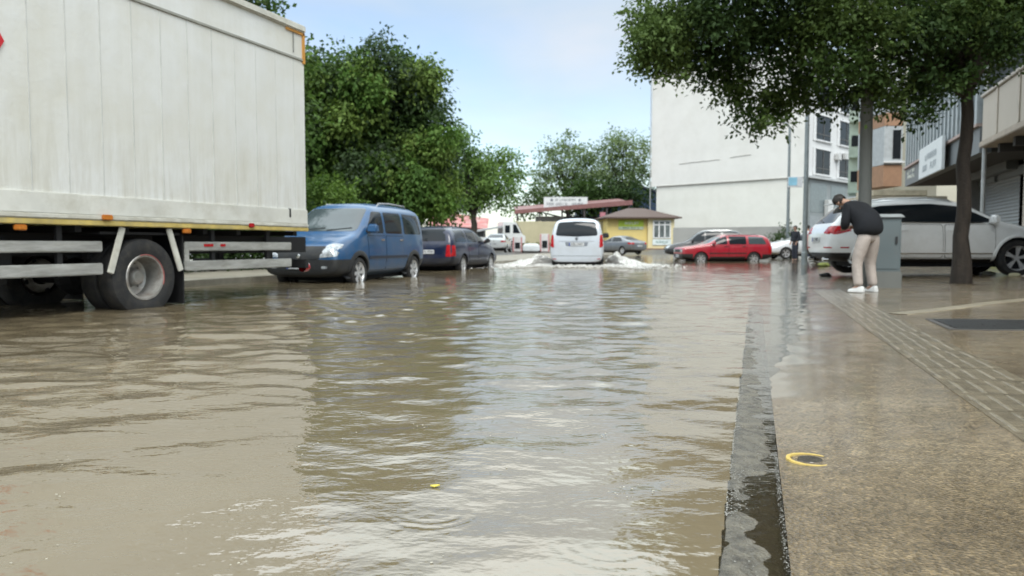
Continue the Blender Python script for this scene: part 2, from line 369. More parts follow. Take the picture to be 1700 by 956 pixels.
# ================================================================== vehicles
def ring_pts(st):
    x, zb, zs, zt, wb, wm, ws, wr = st
    h = zs-zb
    half = [(0, zb), (wb, zb), (wm-.004, zb+.32*h), (wm, zb+.72*h), (ws, zs), ((ws+wr)/2+.012, zs+(zt-zs)*.55), (wr, zt-.13*(zt-zs)), (wr*.62, zt-.01), (0, zt)]
    return half+[(-y, z) for y, z in half[-2:0:-1]]
def loft_body(name, stations, wheels, ra, paintm, parent, level=3, regions=()):
    vs, fs = [], []; k = 16
    for st in stations:
        vs += [(st[0], y, z) for y, z in ring_pts(st)]
    n = len(stations)
    for i in range(n-1):
        for j in range(k):
            j2 = (j+1) % k; fs.append((i*k+j, (i+1)*k+j, (i+1)*k+j2, i*k+j2))
    fs.append(tuple(range(k))); fs.append(tuple(range((n-1)*k+k-1, (n-1)*k-1, -1)))
    me = bpy.data.meshes.new(name); me.from_pydata(vs, [], fs)
    bm = bmesh.new(); bm.from_mesh(me); bmesh.ops.recalc_face_normals(bm, faces=bm.faces); bm.to_mesh(me); bm.free()
    me.materials.append(paintm); me.materials.append(DARK)
    o = bpy.data.objects.new(name, me); COL.objects.link(o)
    sm = o.modifiers.new('s', 'SUBSURF'); sm.levels = level; sm.render_levels = level
    # grow the cage so that the smoothed body keeps the wanted length, width and height
    e = evaluated(o); A = np.array([v.co[:] for v in me.vertices]); B = np.array([v.co[:] for v in e.vertices]); bpy.data.meshes.remove(e)
    lo, hi, lo2, hi2 = A.min(0), A.max(0), B.min(0), B.max(0)
    A = lo+(A-lo2)*(hi-lo)/(hi2-lo2)
    me.vertices.foreach_set('co', A.astype(np.float32).ravel()); me.update()
    cb = MB(); seg = 40
    for (x, y, zc) in wheels:
        sg = 1 if y > 0 else -1; y0, y1 = sg*(abs(y)-0.30), sg*(abs(y)+0.35)
        a = [(x+ra*math.cos(2*math.pi*t/seg), y0, zc+ra*math.sin(2*math.pi*t/seg)) for t in range(seg)]
        b = [(p[0], y1, p[2]) for p in a]
        cb.add(a+b, [tuple(range(seg)), tuple(range(2*seg-1, seg-1, -1))]+[(t, seg+t, seg+(t+1) % seg, (t+1) % seg) for t in range(seg)])
    c = cb.build('cutter', [DARK, DARK]); 
    for p in c.data.polygons: p.material_index = 1
    bo = o.modifiers.new('b', 'BOOLEAN'); bo.object = c; bo.operation = 'DIFFERENCE'; bo.solver = 'EXACT'
    me2 = evaluated(o); kill(o); kill(c)
    bm = bmesh.new(); bm.from_mesh(me2)
    bvh = BVHTree.FromBMesh(bm)
    parts = []
    for rname, rmat, x0, x1, z0, z1 in regions:
        for co, no in (((x0, 0, 0), (1, 0, 0)), ((x1, 0, 0), (1, 0, 0)), ((0, 0, z0), (0, 0, 1)), ((0, 0, z1), (0, 0, 1))):
            if abs(co[0]+co[2]) > 8: continue
            bmesh.ops.bisect_plane(bm, geom=bm.verts[:]+bm.edges[:]+bm.faces[:], plane_co=co, plane_no=no, dist=1e-5)
    for rname, rmat, x0, x1, z0, z1 in regions:
        sel = [f for f in bm.faces if x0-1e-4 < f.calc_center_median().x < x1+1e-4 and z0-1e-4 < f.calc_center_median().z < z1+1e-4 and f.material_index == 0]
        if not sel: continue
        idx = {}; pv, pf = [], []
        for f in sel:
            t = []
            for v in f.verts:
                if v.index not in idx or True:
                    key = tuple(round(c, 5) for c in v.co)
                    if key not in idx: idx[key] = len(pv); pv.append(v.co.copy())
                t.append(idx[key])
            pf.append(tuple(t))
        bmesh.ops.delete(bm, geom=sel, context='FACES')
        mb = MB(); mb.add(pv, pf); parts.append((rname, rmat, mb))
    bm.to_mesh(me2); bm.free(); me2.name = name; me2.shade_smooth(); me2.set_sharp_from_angle(angle=R(42))
    ob = bpy.data.objects.new(name, me2); COL.objects.link(ob); ob.parent = parent
    for rname, rmat, mb in parts: mb.build(rname, rmat, parent, smooth=True)
    return ob, bvh
def rounded(poly, r, n=5):
    out = []; k = len(poly)
    for i in range(k):
        p, a, b = Vector(poly[i]), Vector(poly[i-1]), Vector(poly[(i+1) % k])
        da, db = a-p, b-p; ra = min(r, da.length*.45, db.length*.45)
        s, e = p+da.normalized()*ra, p+db.normalized()*ra
        for t in range(n+1):
            u = t/n; out.append(s*(1-u)**2+p*2*u*(1-u)+e*u*u)
    res = []
    for i in range(len(out)):
        a, b = out[i], out[(i+1) % len(out)]; m = max(1, int((b-a).length/0.09))
        for t in range(m): res.append(a+(b-a)*(t/m))
    return res
AX = {'y+': Vector((0, -1, 0)), 'y-': Vector((0, 1, 0)), 'x+': Vector((-1, 0, 0)), 'x-': Vector((1, 0, 0)), 'z+': Vector((0, 0, -1))}
def cast(bvh, axis, a, b, far=4.0):
    d = AX[axis]
    o = Vector((a, 0, b)) if axis[0] == 'y' else (Vector((0, a, b)) if axis[0] == 'x' else Vector((a, b, 0)))
    o = o-d*far
    h = bvh.ray_cast(o, d)
    return h[0], h[1]
def panel(bvh, name, mat, axis, poly, r=0.03, off=0.004, parent=None, thick=0.012, deep=0.42):
    bd = rounded(poly, r); cx = sum((p for p in bd), Vector((0, 0)))/len(bd); n = len(bd)
    scales = [0.0001, 0.2, 0.4, 0.6, 0.8, 0.93, 1.0]; vs = []; d = AX[axis]; last = None
    l0, _ = cast(bvh, axis, cx.x, cx.y); d0 = l0.dot(d) if l0 is not None else None
    for sc_ in scales:
        for p in bd:
            q = cx+(p-cx)*sc_; loc, nor = cast(bvh, axis, q.x, q.y); it = 0
            while it < 40 and d0 is not None and (loc is None or abs(loc.dot(d)-d0) > deep):
                q = cx+(q-cx)*.97; loc, nor = cast(bvh, axis, q.x, q.y); it += 1
            if loc is None:
                if last is None: loc = Vector((q.x, 0, q.y)) if axis[0] == 'y' else Vector((0, q.x, q.y)); nor = -d
                else:
                    loc = last.copy()
                    if axis[0] == 'y': loc.x, loc.z = q.x, q.y
                    elif axis[0] == 'x': loc.y, loc.z = q.x, q.y
                    nor = -d
            else: last = loc.copy()
            if nor.dot(d) > 0: nor = -nor
            vs.append(loc+(nor*0.5-d*0.5).normalized()*off)
    m = len(scales); fs = []
    for i in range(m-1):
        for k in range(n):
            k2 = (k+1) % n; fs.append((i*n+k, i*n+k2, (i+1)*n+k2, (i+1)*n+k))
    rim = [v+d*thick for v in vs[(m-1)*n:]]; base = len(vs); vs += rim
    for k in range(n): k2 = (k+1) % n; fs.append(((m-1)*n+k, (m-1)*n+k2, base+k2, base+k))
    mb = MB(); mb.add(vs, fs); return mb.build(name, mat, parent, smooth=True)
def panels(bvh, root, lst):
    for it in lst:
        name, mat, axis, poly = it[:4]; kw = it[4] if len(it) > 4 else {}
        if axis == 'y': 
            for ax in ('y+', 'y-'): panel(bvh, name, mat, ax, poly, parent=root, **kw)
        elif axis.endswith('m'):
            for sg in (1, -1): panel(bvh, name, mat, axis[:2], [(sg*p[0], p[1]) for p in poly], parent=root, **kw)
        else: panel(bvh, name, mat, axis, poly, parent=root, **kw)
def wheel_set(root, wheels, r, w, spokes=5, rimm=ALLOY, rim_r=0.66, seg=32):
    proto = None
    for (x, y, zc) in wheels:
        if proto is None:
            t = MB(); h = w/2; ri = r*rim_r
            t.lathe([(ri, -h*.8), (ri+.02, -h), (r-.035, -h), (r-.008, -h*.8), (r, -h*.5), (r, h*.5), (r-.008, h*.8), (r-.035, h), (ri+.02, h), (ri, h*.8)], seg)
            o = t.build('wheel', RUBBER, root, smooth=True)
            m = MB(); m.lathe([(ri+.004, -h*.8), (ri*.96, -h*.4), (ri*.9, h*.35), (ri*.95, h*.7), (ri+.006, h*.86), (ri+.012, h*.8)], seg)
            m.lathe([(0.001, h*.62), (r*.14, h*.62), (r*.17, h*.5), (r*.17, h*.1)], 16)
            for k in range(spokes):
                a = 2*math.pi*k/spokes+.3; ca, sa = math.cos(a), math.sin(a)
                for da in (-.13, .13):
                    cb, sb = math.cos(a+da), math.sin(a+da)
                    m.bar((r*.13*ca, h*.5, r*.13*sa), (ri*.95*cb, h*.6, ri*.95*sb), .04 if spokes < 7 else .026, .03, up=(0, 1, 0))
            m.build('rim', rimm, o, smooth=True)
            b = MB(); b.lathe([(0.001, h*.05), (ri*.92, h*.05)], 24); b.build('brake_disc', DARK, o)
            proto = o
        else:
            o = proto.copy(); COL.objects.link(o); o.parent = root
            for ch in list(proto.children): c = ch.copy(); COL.objects.link(c); c.parent = o
        o.location = (x, y, zc); o.rotation_euler = (0, random.uniform(0, 1.2), 0 if y > 0 else math.pi)
    xs = [q_[0] for q_ in wheels]; yy = max(abs(q_[1]) for q_ in wheels); m = MB(); m.box(((max(xs)+min(xs))/2, 0, r*.95), (max(xs)-min(xs)+r*1.6, 2*yy-w-.12, r*.9)); m.build('underbody', DARK, root)
def mirrors(root, bvh, x, z, mat, big=1.0, black=True):
    for sg in (1, -1):
        loc, _ = cast(bvh, 'y+' if sg > 0 else 'y-', x, z)
        y = abs(loc.y) if loc is not None else .8
        m = MB(); m.box((x-.02, sg*(y+.13), z+.05), (.12*big, .2*big, .15*big), taper=.85); o = m.build('side_mirror', mat, root, smooth=True, bevel=.035, seg=3)
        m = MB(); m.box((x, sg*(y+.03), z-.015), (.09, .13, .05)); m.build('mirror_arm', BLACKP, o)
def handles(root, bvh, xs, z, mat):
    for x in xs:
        for ax, sg in (('y+', 1), ('y-', -1)):
            loc, _ = cast(bvh, ax, x, z)
            if loc is None: continue
            m = MB(); m.box((x, loc.y+sg*.018, z), (.17, .024, .032)); m.build('door_handle', mat, root, bevel=.008)
def plate(root, bvh, axis, z, w=.52, h=.115, seed=1, bright=True, marksn=7):
    loc, _ = cast(bvh, axis, 0.0, z); sg = 1 if axis == 'x+' else -1
    m = MB(); m.box((loc.x+sg*.016, 0, z), (.012, w, h)); o = m.build('licence_plate', PLATE if bright else PLATEG, root, bevel=.004)
    m = MB(); m.box((loc.x+sg*.0235, sg*(-w/2+.022), z), (.003, .042, h*.94)); m.build('plate_band', PLBLUE, o)
    m = MB(); marks(m, (loc.x+sg*.022, sg*(-w/2+.07), z-h*.3), (0, sg, 0), (0, 0, 1), w-.1, h*.6, marksn, seed, .002, nrm=Vector((sg, 0, 0)))
    m.build('plate_marks', INK, o)
def rails(root, bvh, pts, mat, rad=.018, feet=True):
    for sg in (1, -1):
        P = []
        for i, (x, y, h) in enumerate(pts):
            loc, _ = cast(bvh, 'z+', x, sg*y); P.append((x, sg*y, loc.z+h))
        m = MB(); m.tube(P, rad, 8); m.build('roof_rail', mat, root, smooth=True)
def arch_trim(root, bvh, wheels, ra, mat, w=.05):
    for (x, y, zc) in wheels:
        ax = 'y+' if y > 0 else 'y-'; sg = 1 if y > 0 else -1; vs, fs = [], []; n = 26
        for k in range(n+1):
            a = R(-14)+R(208)*k/n
            for rr, off in ((ra-.012, -.03), (ra-.012, .022), (ra+w*.5, .024), (ra+w, .002)):
                px_, pz = x+rr*math.cos(a), zc+rr*math.sin(a)
                loc, _ = cast(bvh, ax, x+(ra+w*.6)*math.cos(a), zc+(ra+w*.6)*math.sin(a))
                yy = abs(loc.y) if loc is not None else abs(y)+.05
                vs.append((px_, sg*(yy+off), pz))
        for k in range(n):
            for j in range(3): fs.append((k*4+j, (k+1)*4+j, (k+1)*4+j+1, k*4+j+1))
        m = MB(); m.add(vs, fs); m.build('arch_trim', mat, root, smooth=True)
def emblem(root, bvh, axis, z, r=.05, mat=CHROME):
    loc, _ = cast(bvh, axis, 0.0, z); sg = 1 if axis == 'x+' else -1
    m = MB(); m.lathe([(0.001, loc.x+sg*.03), (r*.8, loc.x+sg*.028), (r, loc.x+sg*.015), (r, loc.x-sg*.02)], 20, 'x', (0, 0, z)); m.build('emblem', mat, root, smooth=True)
def wiper(root, bvh, axis, a, b):
    la, _ = cast(bvh, axis, *a); lb, _ = cast(bvh, axis, *b)
    if la is None or lb is None: return
    d = AX[axis]*-.014; m = MB(); m.bar(la+d, lb+d, .016, .02); m.build('wiper', BLACKP, root)
def door(bvh, root, mat, poly, r=.05):
    for ax in ('y+', 'y-'):
        o = panel(bvh, 'door', mat, ax, poly, r=r, off=.005, parent=root, thick=.004)
        cx = sum(p[0] for p in poly)/len(poly); cz = sum(p[1] for p in poly)/len(poly)
        big = [(p[0]+(.009 if p[0] > cx else -.009), p[1]+(.009 if p[1] > cz else -.009)) for p in poly]
        panel(bvh, 'door_gap', DARK, ax, big, r=r, off=.0022, parent=o, thick=.003)

# ---- blue high roofed van
BLUE = paint('blue', (0.009, 0.072, 0.185), coat=.5)
def wl(xf, xr, y, r): return [(xf, y, r), (xf, -y, r), (xr, y, r), (xr, -y, r)]
def blue_van():
    t = thing('parked_van', 'medium blue high roofed van facing the viewer, nose behind the box truck', 'van')
    W = wl(1.34, -1.36, .79, .32)
    S = [(-2.1, .40, 1.0, 1.60, .62, .76, .74, .60), (-2.04, .28, 1.05, 1.73, .74, .85, .83, .69), (-1.8, .24, 1.08, 1.79, .8, .89, .87, .74), (-1.1, .22, 1.08, 1.82, .82, .9, .88, .76),
         (-.2, .21, 1.08, 1.82, .82, .9, .88, .76), (.4, .21, 1.08, 1.79, .82, .9, .88, .75), (.60, .21, 1.08, 1.74, .82, .9, .88, .73), (1.28, .21, 1.07, 1.13, .82, .9, .86, .74),
         (1.5, .22, 1.03, 1.085, .82, .89, .83, .7), (1.95, .23, .90, .95, .8, .87, .77, .6), (2.12, .26, .80, .84, .76, .82, .7, .52), (2.2, .34, .62, .66, .6, .7, .6, .4)]
    b, bv = loft_body('body', S, W, .37, BLUE, t, regions=(('bumper', BLACKP, 1.70, 9, -9, .60), ('side_skirt', M('dark_blue_plastic', (.03, .06, .11), .5, dirt=((.1, .08, .06), .4, 6)), -1.0, .98, -9, .34), ('bumper', BLACKP, -9, -1.78, -9, .55)))
    kw = dict(r=.06)
    panels(bv, t, [('windscreen', GLASSL, 'x+', [(-.75, 1.17), (.75, 1.17), (.65, 1.67), (-.65, 1.67)], dict(r=.07, deep=.9)),
                   ('side_window', GLASS, 'y', [(1.0, 1.14), (.22, 1.14), (.22, 1.60), (.56, 1.60)], kw), ('side_window', GLASS, 'y', [(.12, 1.14), (-.72, 1.14), (-.72, 1.60), (.12, 1.60)], kw),
                   ('side_window', GLASS, 'y', [(-.84, 1.14), (-1.82, 1.14), (-1.72, 1.58), (-.84, 1.60)], kw),
                   ('rear_window', GLASS, 'x-', [(-.62, 1.12), (.62, 1.12), (.55, 1.6), (-.55, 1.6)], kw),
                   ('grille', BLACKP, 'x+', [(-.44, .60), (.44, .60), (.60, .86), (-.60, .86)], dict(r=.03, off=.008)),
                   ('headlamp', LAMPC, 'x+m', [(.45, .635), (.80, .66), (.80, .90), (.66, .915), (.56, .88)], dict(r=.04, off=.008)),
                   ('tail_lamp', LAMPR, 'x-m', [(.64, .8), (.8, .8), (.76, 1.3), (.64, 1.3)]),
                   ('fog_lamp', LAMPC, 'x+m', [(.50, .42), (.62, .42), (.62, .47), (.50, .47)], dict(r=.02, off=.006)),
                   ('side_moulding', M('blue_black_moulding', (.022, .03, .05), .5), 'y', [(.94, .60), (-.96, .60), (-.96, .66), (.94, .66)], dict(r=.01, off=.016))])
    door(bv, t, BLUE, [(.96, .36), (.17, .36), (.17, 1.08), (.96, 1.08)]); door(bv, t, BLUE, [(.12, .36), (-.76, .36), (-.76, 1.08), (.12, 1.08)])
    wheel_set(t, W, .32, .2, 6); arch_trim(t, bv, W, .37, BLACKP, .085)
    mirrors(t, bv, .93, 1.18, BLUE, 1.25); handles(t, bv, (.32, -.62), 1.0, CHROME)
    plate(t, bv, 'x+', .47, seed=4); emblem(t, bv, 'x+', .66, .045)
    rails(t, bv, [(.1, .64, -.02), (0, .64, .05), (-.5, .65, .065), (-1.3, .65, .055), (-1.42, .64, -.02)], M('rail_grey', (.35, .36, .37), .35, .6))
    wiper(t, bv, 'x+', (.1, 1.19), (.62, 1.24)); wiper(t, bv, 'x+', (-.55, 1.19), (.02, 1.24))
    return t
def place(t, x, y, z, hx, hy):
    t.location = (x, y, z); t.rotation_euler = (0, 0, math.atan2(hy, hx)); return t
# front wheel outer faces: px 597 (Y 15.6) and px 692 (Y 18.4)
hd = Vector((-.285, -.958, 0)).normalized(); left = Vector((-hd.y, hd.x, 0))
fw = gnd(596, 468, 0.0); c = fw-left*.86-hd*1.34
place(blue_van(), c.x, c.y, -.13, hd.x, hd.y)

# ---- dark blue estate
def estate(name, label, pm, low, dark_low=.42, group=None, boxy=False, rearlabel=True, hgt=1.0, railm=None):
    t = thing(name, label, 'car', group=group)
    W = wl(1.28, -1.22, .73, .295); k = hgt
    S = [(-2.12, .40, .80, .86*k, .62, .72, .68, .58), (-2.06, .30, .88, 1.02*k, .72, .80, .78, .66), (-1.96, .26, .92, 1.28*k, .76, .83, .80, .63), (-1.84, .24, .93, 1.40*k, .78, .84, .81, .61),
         (-1.2, .22, .93, 1.45*k, .8, .85, .82, .62), (-.2, .2, .92, 1.45*k, .8, .85, .82, .61), (.26, .2, .91, 1.40*k, .8, .85, .81, .59), (.93, .2, .91, .97, .8, .845, .80, .68)]
    if boxy: S += [(1.3, .22, .88, .93, .79, .84, .79, .68), (1.95, .25, .80, .85, .76, .81, .77, .66), (2.12, .30, .77, .81, .72, .77, .74, .62), (2.17, .38, .70, .74, .66, .73, .69, .55)]
    else: S += [(1.5, .22, .84, .90, .78, .83, .76, .62), (1.98, .26, .72, .77, .74, .79, .7, .52), (2.18, .36, .58, .63, .6, .66, .55, .38)]
    reg = [('bumper', low, 1.66, 9, -9, .52), ('bumper', low, -9, -1.62, -9, .50), ('side_skirt', low, -.82, .86, -9, dark_low)]
    b, bv = loft_body('body', S, W, .34, pm, t, regions=reg)
    kw = dict(r=.04)
    panels(bv, t, [('windscreen', GLASSL, 'x+', [(-.66, 1.0), (.66, 1.0), (.52, 1.33*k), (-.52, 1.33*k)], dict(r=.06, deep=.9)),
                   ('rear_window', GLASS, 'x-', [(-.60, .99*k), (.60, .99*k), (.50, 1.34*k), (-.50, 1.34*k)], dict(r=.05)),
                   ('side_window', GLASS, 'y', [(.78, .96), (.04, .96), (.04, 1.33*k), (.34, 1.33*k)], kw), ('side_window', GLASS, 'y', [(-.05, .96), (-.86, .96), (-.86, 1.33*k), (-.05, 1.335*k)], kw),
                   ('side_window', GLASSL if boxy else GLASS, 'y', [(-.97, .965), (-1.80, .965), (-1.70, 1.30*k), (-.97, 1.33*k)], kw),
                   ('headlamp', LAMPC, 'x+m', [(.42, .60), (.72, .60), (.70, .73), (.42, .74)], dict(r=.03, off=.008)),
                   ('grille', BLACKP, 'x+', [(-.40, .60), (.40, .60), (.40, .73), (-.40, .73)], dict(r=.02, off=.006)),
                   ('tail_lamp', LAMPR, 'x-m', [(.60, .54), (.755, .54), (.745, .88), (.64, .88)], dict(r=.02, off=.007, deep=.2)), ('tail_lamp', LAMPR, 'y', [(-2.08, .55), (-1.90, .55), (-1.90, .87), (-2.04, .87)], dict(r=.02, off=.007)),
                   ('side_moulding', low, 'y', [(.90, .52), (-.86, .52), (-.86, .57), (.90, .57)], dict(r=.01, off=.012))])
    door(bv, t, pm, [(.84, dark_low+.02), (.0, dark_low+.02), (.0, .91), (.84, .91)]); door(bv, t, pm, [(-.04, dark_low+.02), (-.82, dark_low+.02), (-.90, .91), (-.04, .91)])
    wheel_set(t, W, .295, .18, 7); mirrors(t, bv, .70, .97, BLACKP if not boxy else pm, .95); handles(t, bv, (.12, -.74), .86, BLACKP)
    plate(t, bv, 'x-', .68, seed=9); plate(t, bv, 'x+', .42, seed=5)
    rails(t, bv, [(.1, .55, -.02), (0, .55, .04), (-1.4, .56, .04), (-1.52, .56, -.02)], railm or BLACKP, .014)
    wiper(t, bv, 'x-', (-.05, 1.0*k), (.4, 1.05*k))
    return t
NAVY = paint('navy', (0.004, 0.011, 0.042), coat=.5)
NLOW = M('navy_black_plastic', (0.016, 0.018, 0.028), .5, dirt=((.09, .08, .06), .3, 6))
hd = Vector((.30, .954, 0)).normalized(); right = Vector((hd.y, -hd.x, 0))
rw = gnd(769, 449, 0.0); c = rw-right*.80+hd*1.22
place(estate('parked_estate_car', 'dark navy estate car parked in the flood just beyond the blue van', NAVY, NLOW), c.x, c.y, -.12, hd.x, hd.y)

# ---- red boxy estate, broadside
RED = paint('red', (0.36, 0.01, 0.026), coat=.9)
red = estate('parked_estate_car', 'bright red boxy estate car standing broadside in the flooded street', RED, M('red_car_low_black', (.02, .016, .016), .5), .38, boxy=True)
c = pix(1207, 430, 35.0)
place(red, c.x, c.y+.8, -.17, -1.0, -.06)

# ---- white van driving away
WHITE = paint('white', (0.56, 0.60, 0.655), coat=.9, dirt=((.35, .33, .3), .25, 3))
def white_van():
    t = thing('moving_van', 'white van driving away through the flood and throwing up spray', 'van')
    W = wl(1.4, -1.36, .79, .33)
    S = [(-2.2, .34, .84, .92, .72, .80, .77, .70), (-2.17, .27, 1.02, 1.2, .80, .885, .86, .76), (-2.10, .25, 1.12, 1.55, .83, .91, .88, .74), (-1.98, .25, 1.15, 1.77, .84, .925, .89, .73), (-1.75, .25, 1.15, 1.83, .85, .93, .9, .74),
         (-.9, .24, 1.15, 1.86, .85, .93, .9, .75), (.2, .24, 1.14, 1.85, .85, .93, .9, .75), (.7, .24, 1.12, 1.74, .85, .92, .89, .72), (1.45, .24, 1.08, 1.15, .85, .92, .87, .74), (1.9, .25, .98, 1.03, .82, .9, .8, .62), (2.15, .3, .8, .85, .74, .82, .7, .5), (2.25, .4, .62, .66, .6, .66, .58, .36)]
    b, bv = loft_body('body', S, W, .38, WHITE, t, regions=(('bumper_valance', BLACKP, -9, -1.8, -9, .315), ('side_skirt', BLACKP, -.96, 1.0, -9, .33)))
    panels(bv, t, [('rear_window', GLASS, 'x-', [(-.73, 1.22), (0, 1.185), (.73, 1.22), (.64, 1.68), (0, 1.715), (-.64, 1.68)], dict(r=.09)),
                   ('tail_lamp', LAMPR, 'x-m', [(.775, .80), (.90, .84), (.935, 1.1), (.885, 1.25), (.80, 1.25)], dict(r=.05, off=.012)),
                   ('side_window', GLASS, 'y', [(1.1, 1.2), (.25, 1.2), (.25, 1.66), (.66, 1.66)], dict(r=.05)), ('side_window', GLASS, 'y', [(.15, 1.2), (-.8, 1.2), (-.8, 1.66), (.15, 1.66)], dict(r=.05)),
                   ('side_window', GLASS, 'y', [(-.92, 1.2), (-1.8, 1.2), (-1.7, 1.62), (-.92, 1.66)], dict(r=.05)), ('windscreen', GLASSL, 'x+', [(-.72, 1.2), (.72, 1.2), (.6, 1.7), (-.6, 1.7)], dict(r=.06, deep=.9)),
                   ('plate_recess', M('recess_grey', (.20, .22, .25), .5), 'x-', [(-.37, .86), (.37, .86), (.40, 1.0), (-.40, 1.0)], dict(r=.03, off=.003)),
                   ('tailgate_strip', M('strip_grey', (.32, .34, .37), .4), 'x-', [(-.62, 1.02), (.62, 1.02), (.62, 1.035), (-.62, 1.035)], dict(r=.005, off=.006)),
                   ('bumper_seam', DARK, 'x-', [(-.84, .515), (.84, .515), (.84, .525), (-.84, .525)], dict(r=.003, off=.0025)),
                   ('reflector', LAMPR, 'x-m', [(.70, .40), (.82, .40), (.82, .43), (.70, .43)], dict(r=.01, off=.004))])
    wheel_set(t, W, .33, .21, 5); mirrors(t, bv, 1.02, 1.22, BLACKP, 1.3); emblem(t, bv, 'x-', 1.115, .05, M('emblem_grey', (.2, .21, .23), .3, .7))
    plate(t, bv, 'x-', .925, seed=12); wiper(t, bv, 'x-', (-.05, 1.21), (.42, 1.24))
    m = MB(); m.tube([(-1.3, .3, 1.85), (-1.42, .3, 1.98)], .012, 6); m.build('roof_aerial', BLACKP, t)
    return t
c = pix(957, 437, 26.0); a = R(7.5); VANP = (c.x+math.sin(a)*2.2, c.y+math.cos(a)*2.2)
place(white_van(), VANP[0], VANP[1], -.14, math.sin(a), math.cos(a))

# ---- white SUV on the pavement
def suv():
    t = thing('parked_suv', 'large white SUV parked across the pavement behind the dark tree trunk', 'SUV')
    W = wl(1.47, -1.44, .83, .39); WP = paint('suv_white', (.82, .83, .83), coat=1.0, dirt=((.3, .28, .24), .3, 2))
    S = [(-2.40, .52, .84, .90, .66, .78, .74, .6), (-2.33, .40, .98, 1.06, .78, .88, .85, .70), (-2.18, .33, 1.08, 1.24, .84, .94, .90, .68), (-2.0, .30, 1.11, 1.46, .86, .955, .91, .66), (-1.72, .28, 1.12, 1.64, .87, .96, .92, .67),
         (-1.1, .27, 1.12, 1.71, .88, .965, .92, .70), (-.3, .26, 1.11, 1.73, .88, .965, .92, .71), (.35, .26, 1.10, 1.66, .88, .965, .92, .68), (.66, .26, 1.09, 1.53, .88, .965, .91, .66), (1.28, .26, 1.07, 1.14, .88, .96, .90, .76),
         (1.7, .27, 1.02, 1.08, .87, .955, .88, .7), (2.15, .31, .90, .95, .83, .91, .81, .58), (2.34, .38, .76, .80, .72, .8, .7, .45), (2.4, .46, .62, .66, .6, .68, .6, .35)]
    b, bv = loft_body('body', S, W, .455, WP, t, regions=(('bumper_valance', BLACKP, -9, -1.89, -9, .50), ('side_skirt', BLACKP, -.985, 1.015, -9, .37), ('bumper_valance', BLACKP, 1.92, 9, -9, .45)))
    panels(bv, t, [('side_window', GLASS, 'y', [(1.08, 1.15), (-1.98, 1.17), (-1.80, 1.42), (-1.30, 1.52), (-.3, 1.56), (.36, 1.50)], dict(r=.06)),
                   ('window_trim', CHROME, 'y', [(1.06, 1.128), (-1.96, 1.148), (-1.96, 1.166), (1.06, 1.146)], dict(r=.004, off=.008)),
                   ('rear_window', GLASS, 'x-', [(-.68, 1.16), (.68, 1.16), (.56, 1.56), (-.56, 1.56)], dict(r=.07)), ('windscreen', GLASSL, 'x+', [(-.74, 1.17), (.74, 1.17), (.58, 1.6), (-.58, 1.6)], dict(r=.07, deep=.9)),
                   ('tail_lamp', LAMPR, 'x-m', [(.46, .93), (.93, .90), (.945, 1.0), (.90, 1.09), (.62, 1.09)], dict(r=.05, off=.008)),
                   ('tail_lamp', LAMPR, 'y', [(-2.24, .93), (-1.93, 1.0), (-1.96, 1.04), (-2.24, 1.09)], dict(r=.04, off=.008)),
                   ('reflector', LAMPR, 'x-m', [(.52, .60), (.86, .60), (.86, .63), (.52, .63)], dict(r=.01, off=.006)), ('reflector', LAMPR, 'y', [(-2.16, .60), (-1.98, .60), (-1.98, .63), (-2.16, .63)], dict(r=.01, off=.006)),
                   ('headlamp', LAMPC, 'x+m', [(.46, .72), (.80, .74), (.84, .90), (.60, .88)], dict(r=.04, off=.007)), ('grille', BLACKP, 'x+', [(-.42, .62), (.42, .62), (.44, .84), (-.44, .84)], dict(r=.03)),
                   ('side_moulding', CHROME, 'y', [(.96, .475), (-.93, .475), (-.93, .50), (.96, .50)], dict(r=.006, off=.012))])
    door(bv, t, WP, [(1.0, .40), (.0, .40), (-.02, 1.10), (1.0, 1.10)], .06); door(bv, t, WP, [(-.05, .40), (-.92, .40), (-1.18, .95), (-1.15, 1.11), (-.07, 1.10)], .06)
    wheel_set(t, W, .39, .26, 5); arch_trim(t, bv, W, .455, WP, .05); mirrors(t, bv, .98, 1.16, WP, 1.3); handles(t, bv, (.12, -.86), .98, WP)
    plate(t, bv, 'x-', .80, seed=21); rails(t, bv, [(.25, .62, -.02), (.15, .63, .03), (-.3, .65, .045), (-1.2, .64, .045), (-1.55, .63, .03), (-1.62, .62, -.02)], M('suv_rail', (.6, .61, .62), .3, .8), .02)
    m = MB(); m.box((-1.9, 0, 1.63), (.36, 1.22, .04), Matrix.Rotation(R(-8), 3, 'Y')); m.build('roof_spoiler', WP, t, bevel=.012)
    wiper(t, bv, 'x-', (0, 1.18), (.4, 1.25))
    
    for yy in (.55, -.55): m = MB(); m.tube([(-2.30, yy, .36), (-2.42, yy, .35)], .045, 12); m.build('exhaust_pipe', CHROME, t, smooth=True)
    return t
c = gnd(1690, 459, .13); hd = Vector((.995, -.10, 0)).normalized(); left = Vector((-hd.y, hd.x, 0))
c = pix(1690, 430, 16.0)+left*.95-hd*1.47
place(suv(), c.x, c.y, .085, hd.x, hd.y)

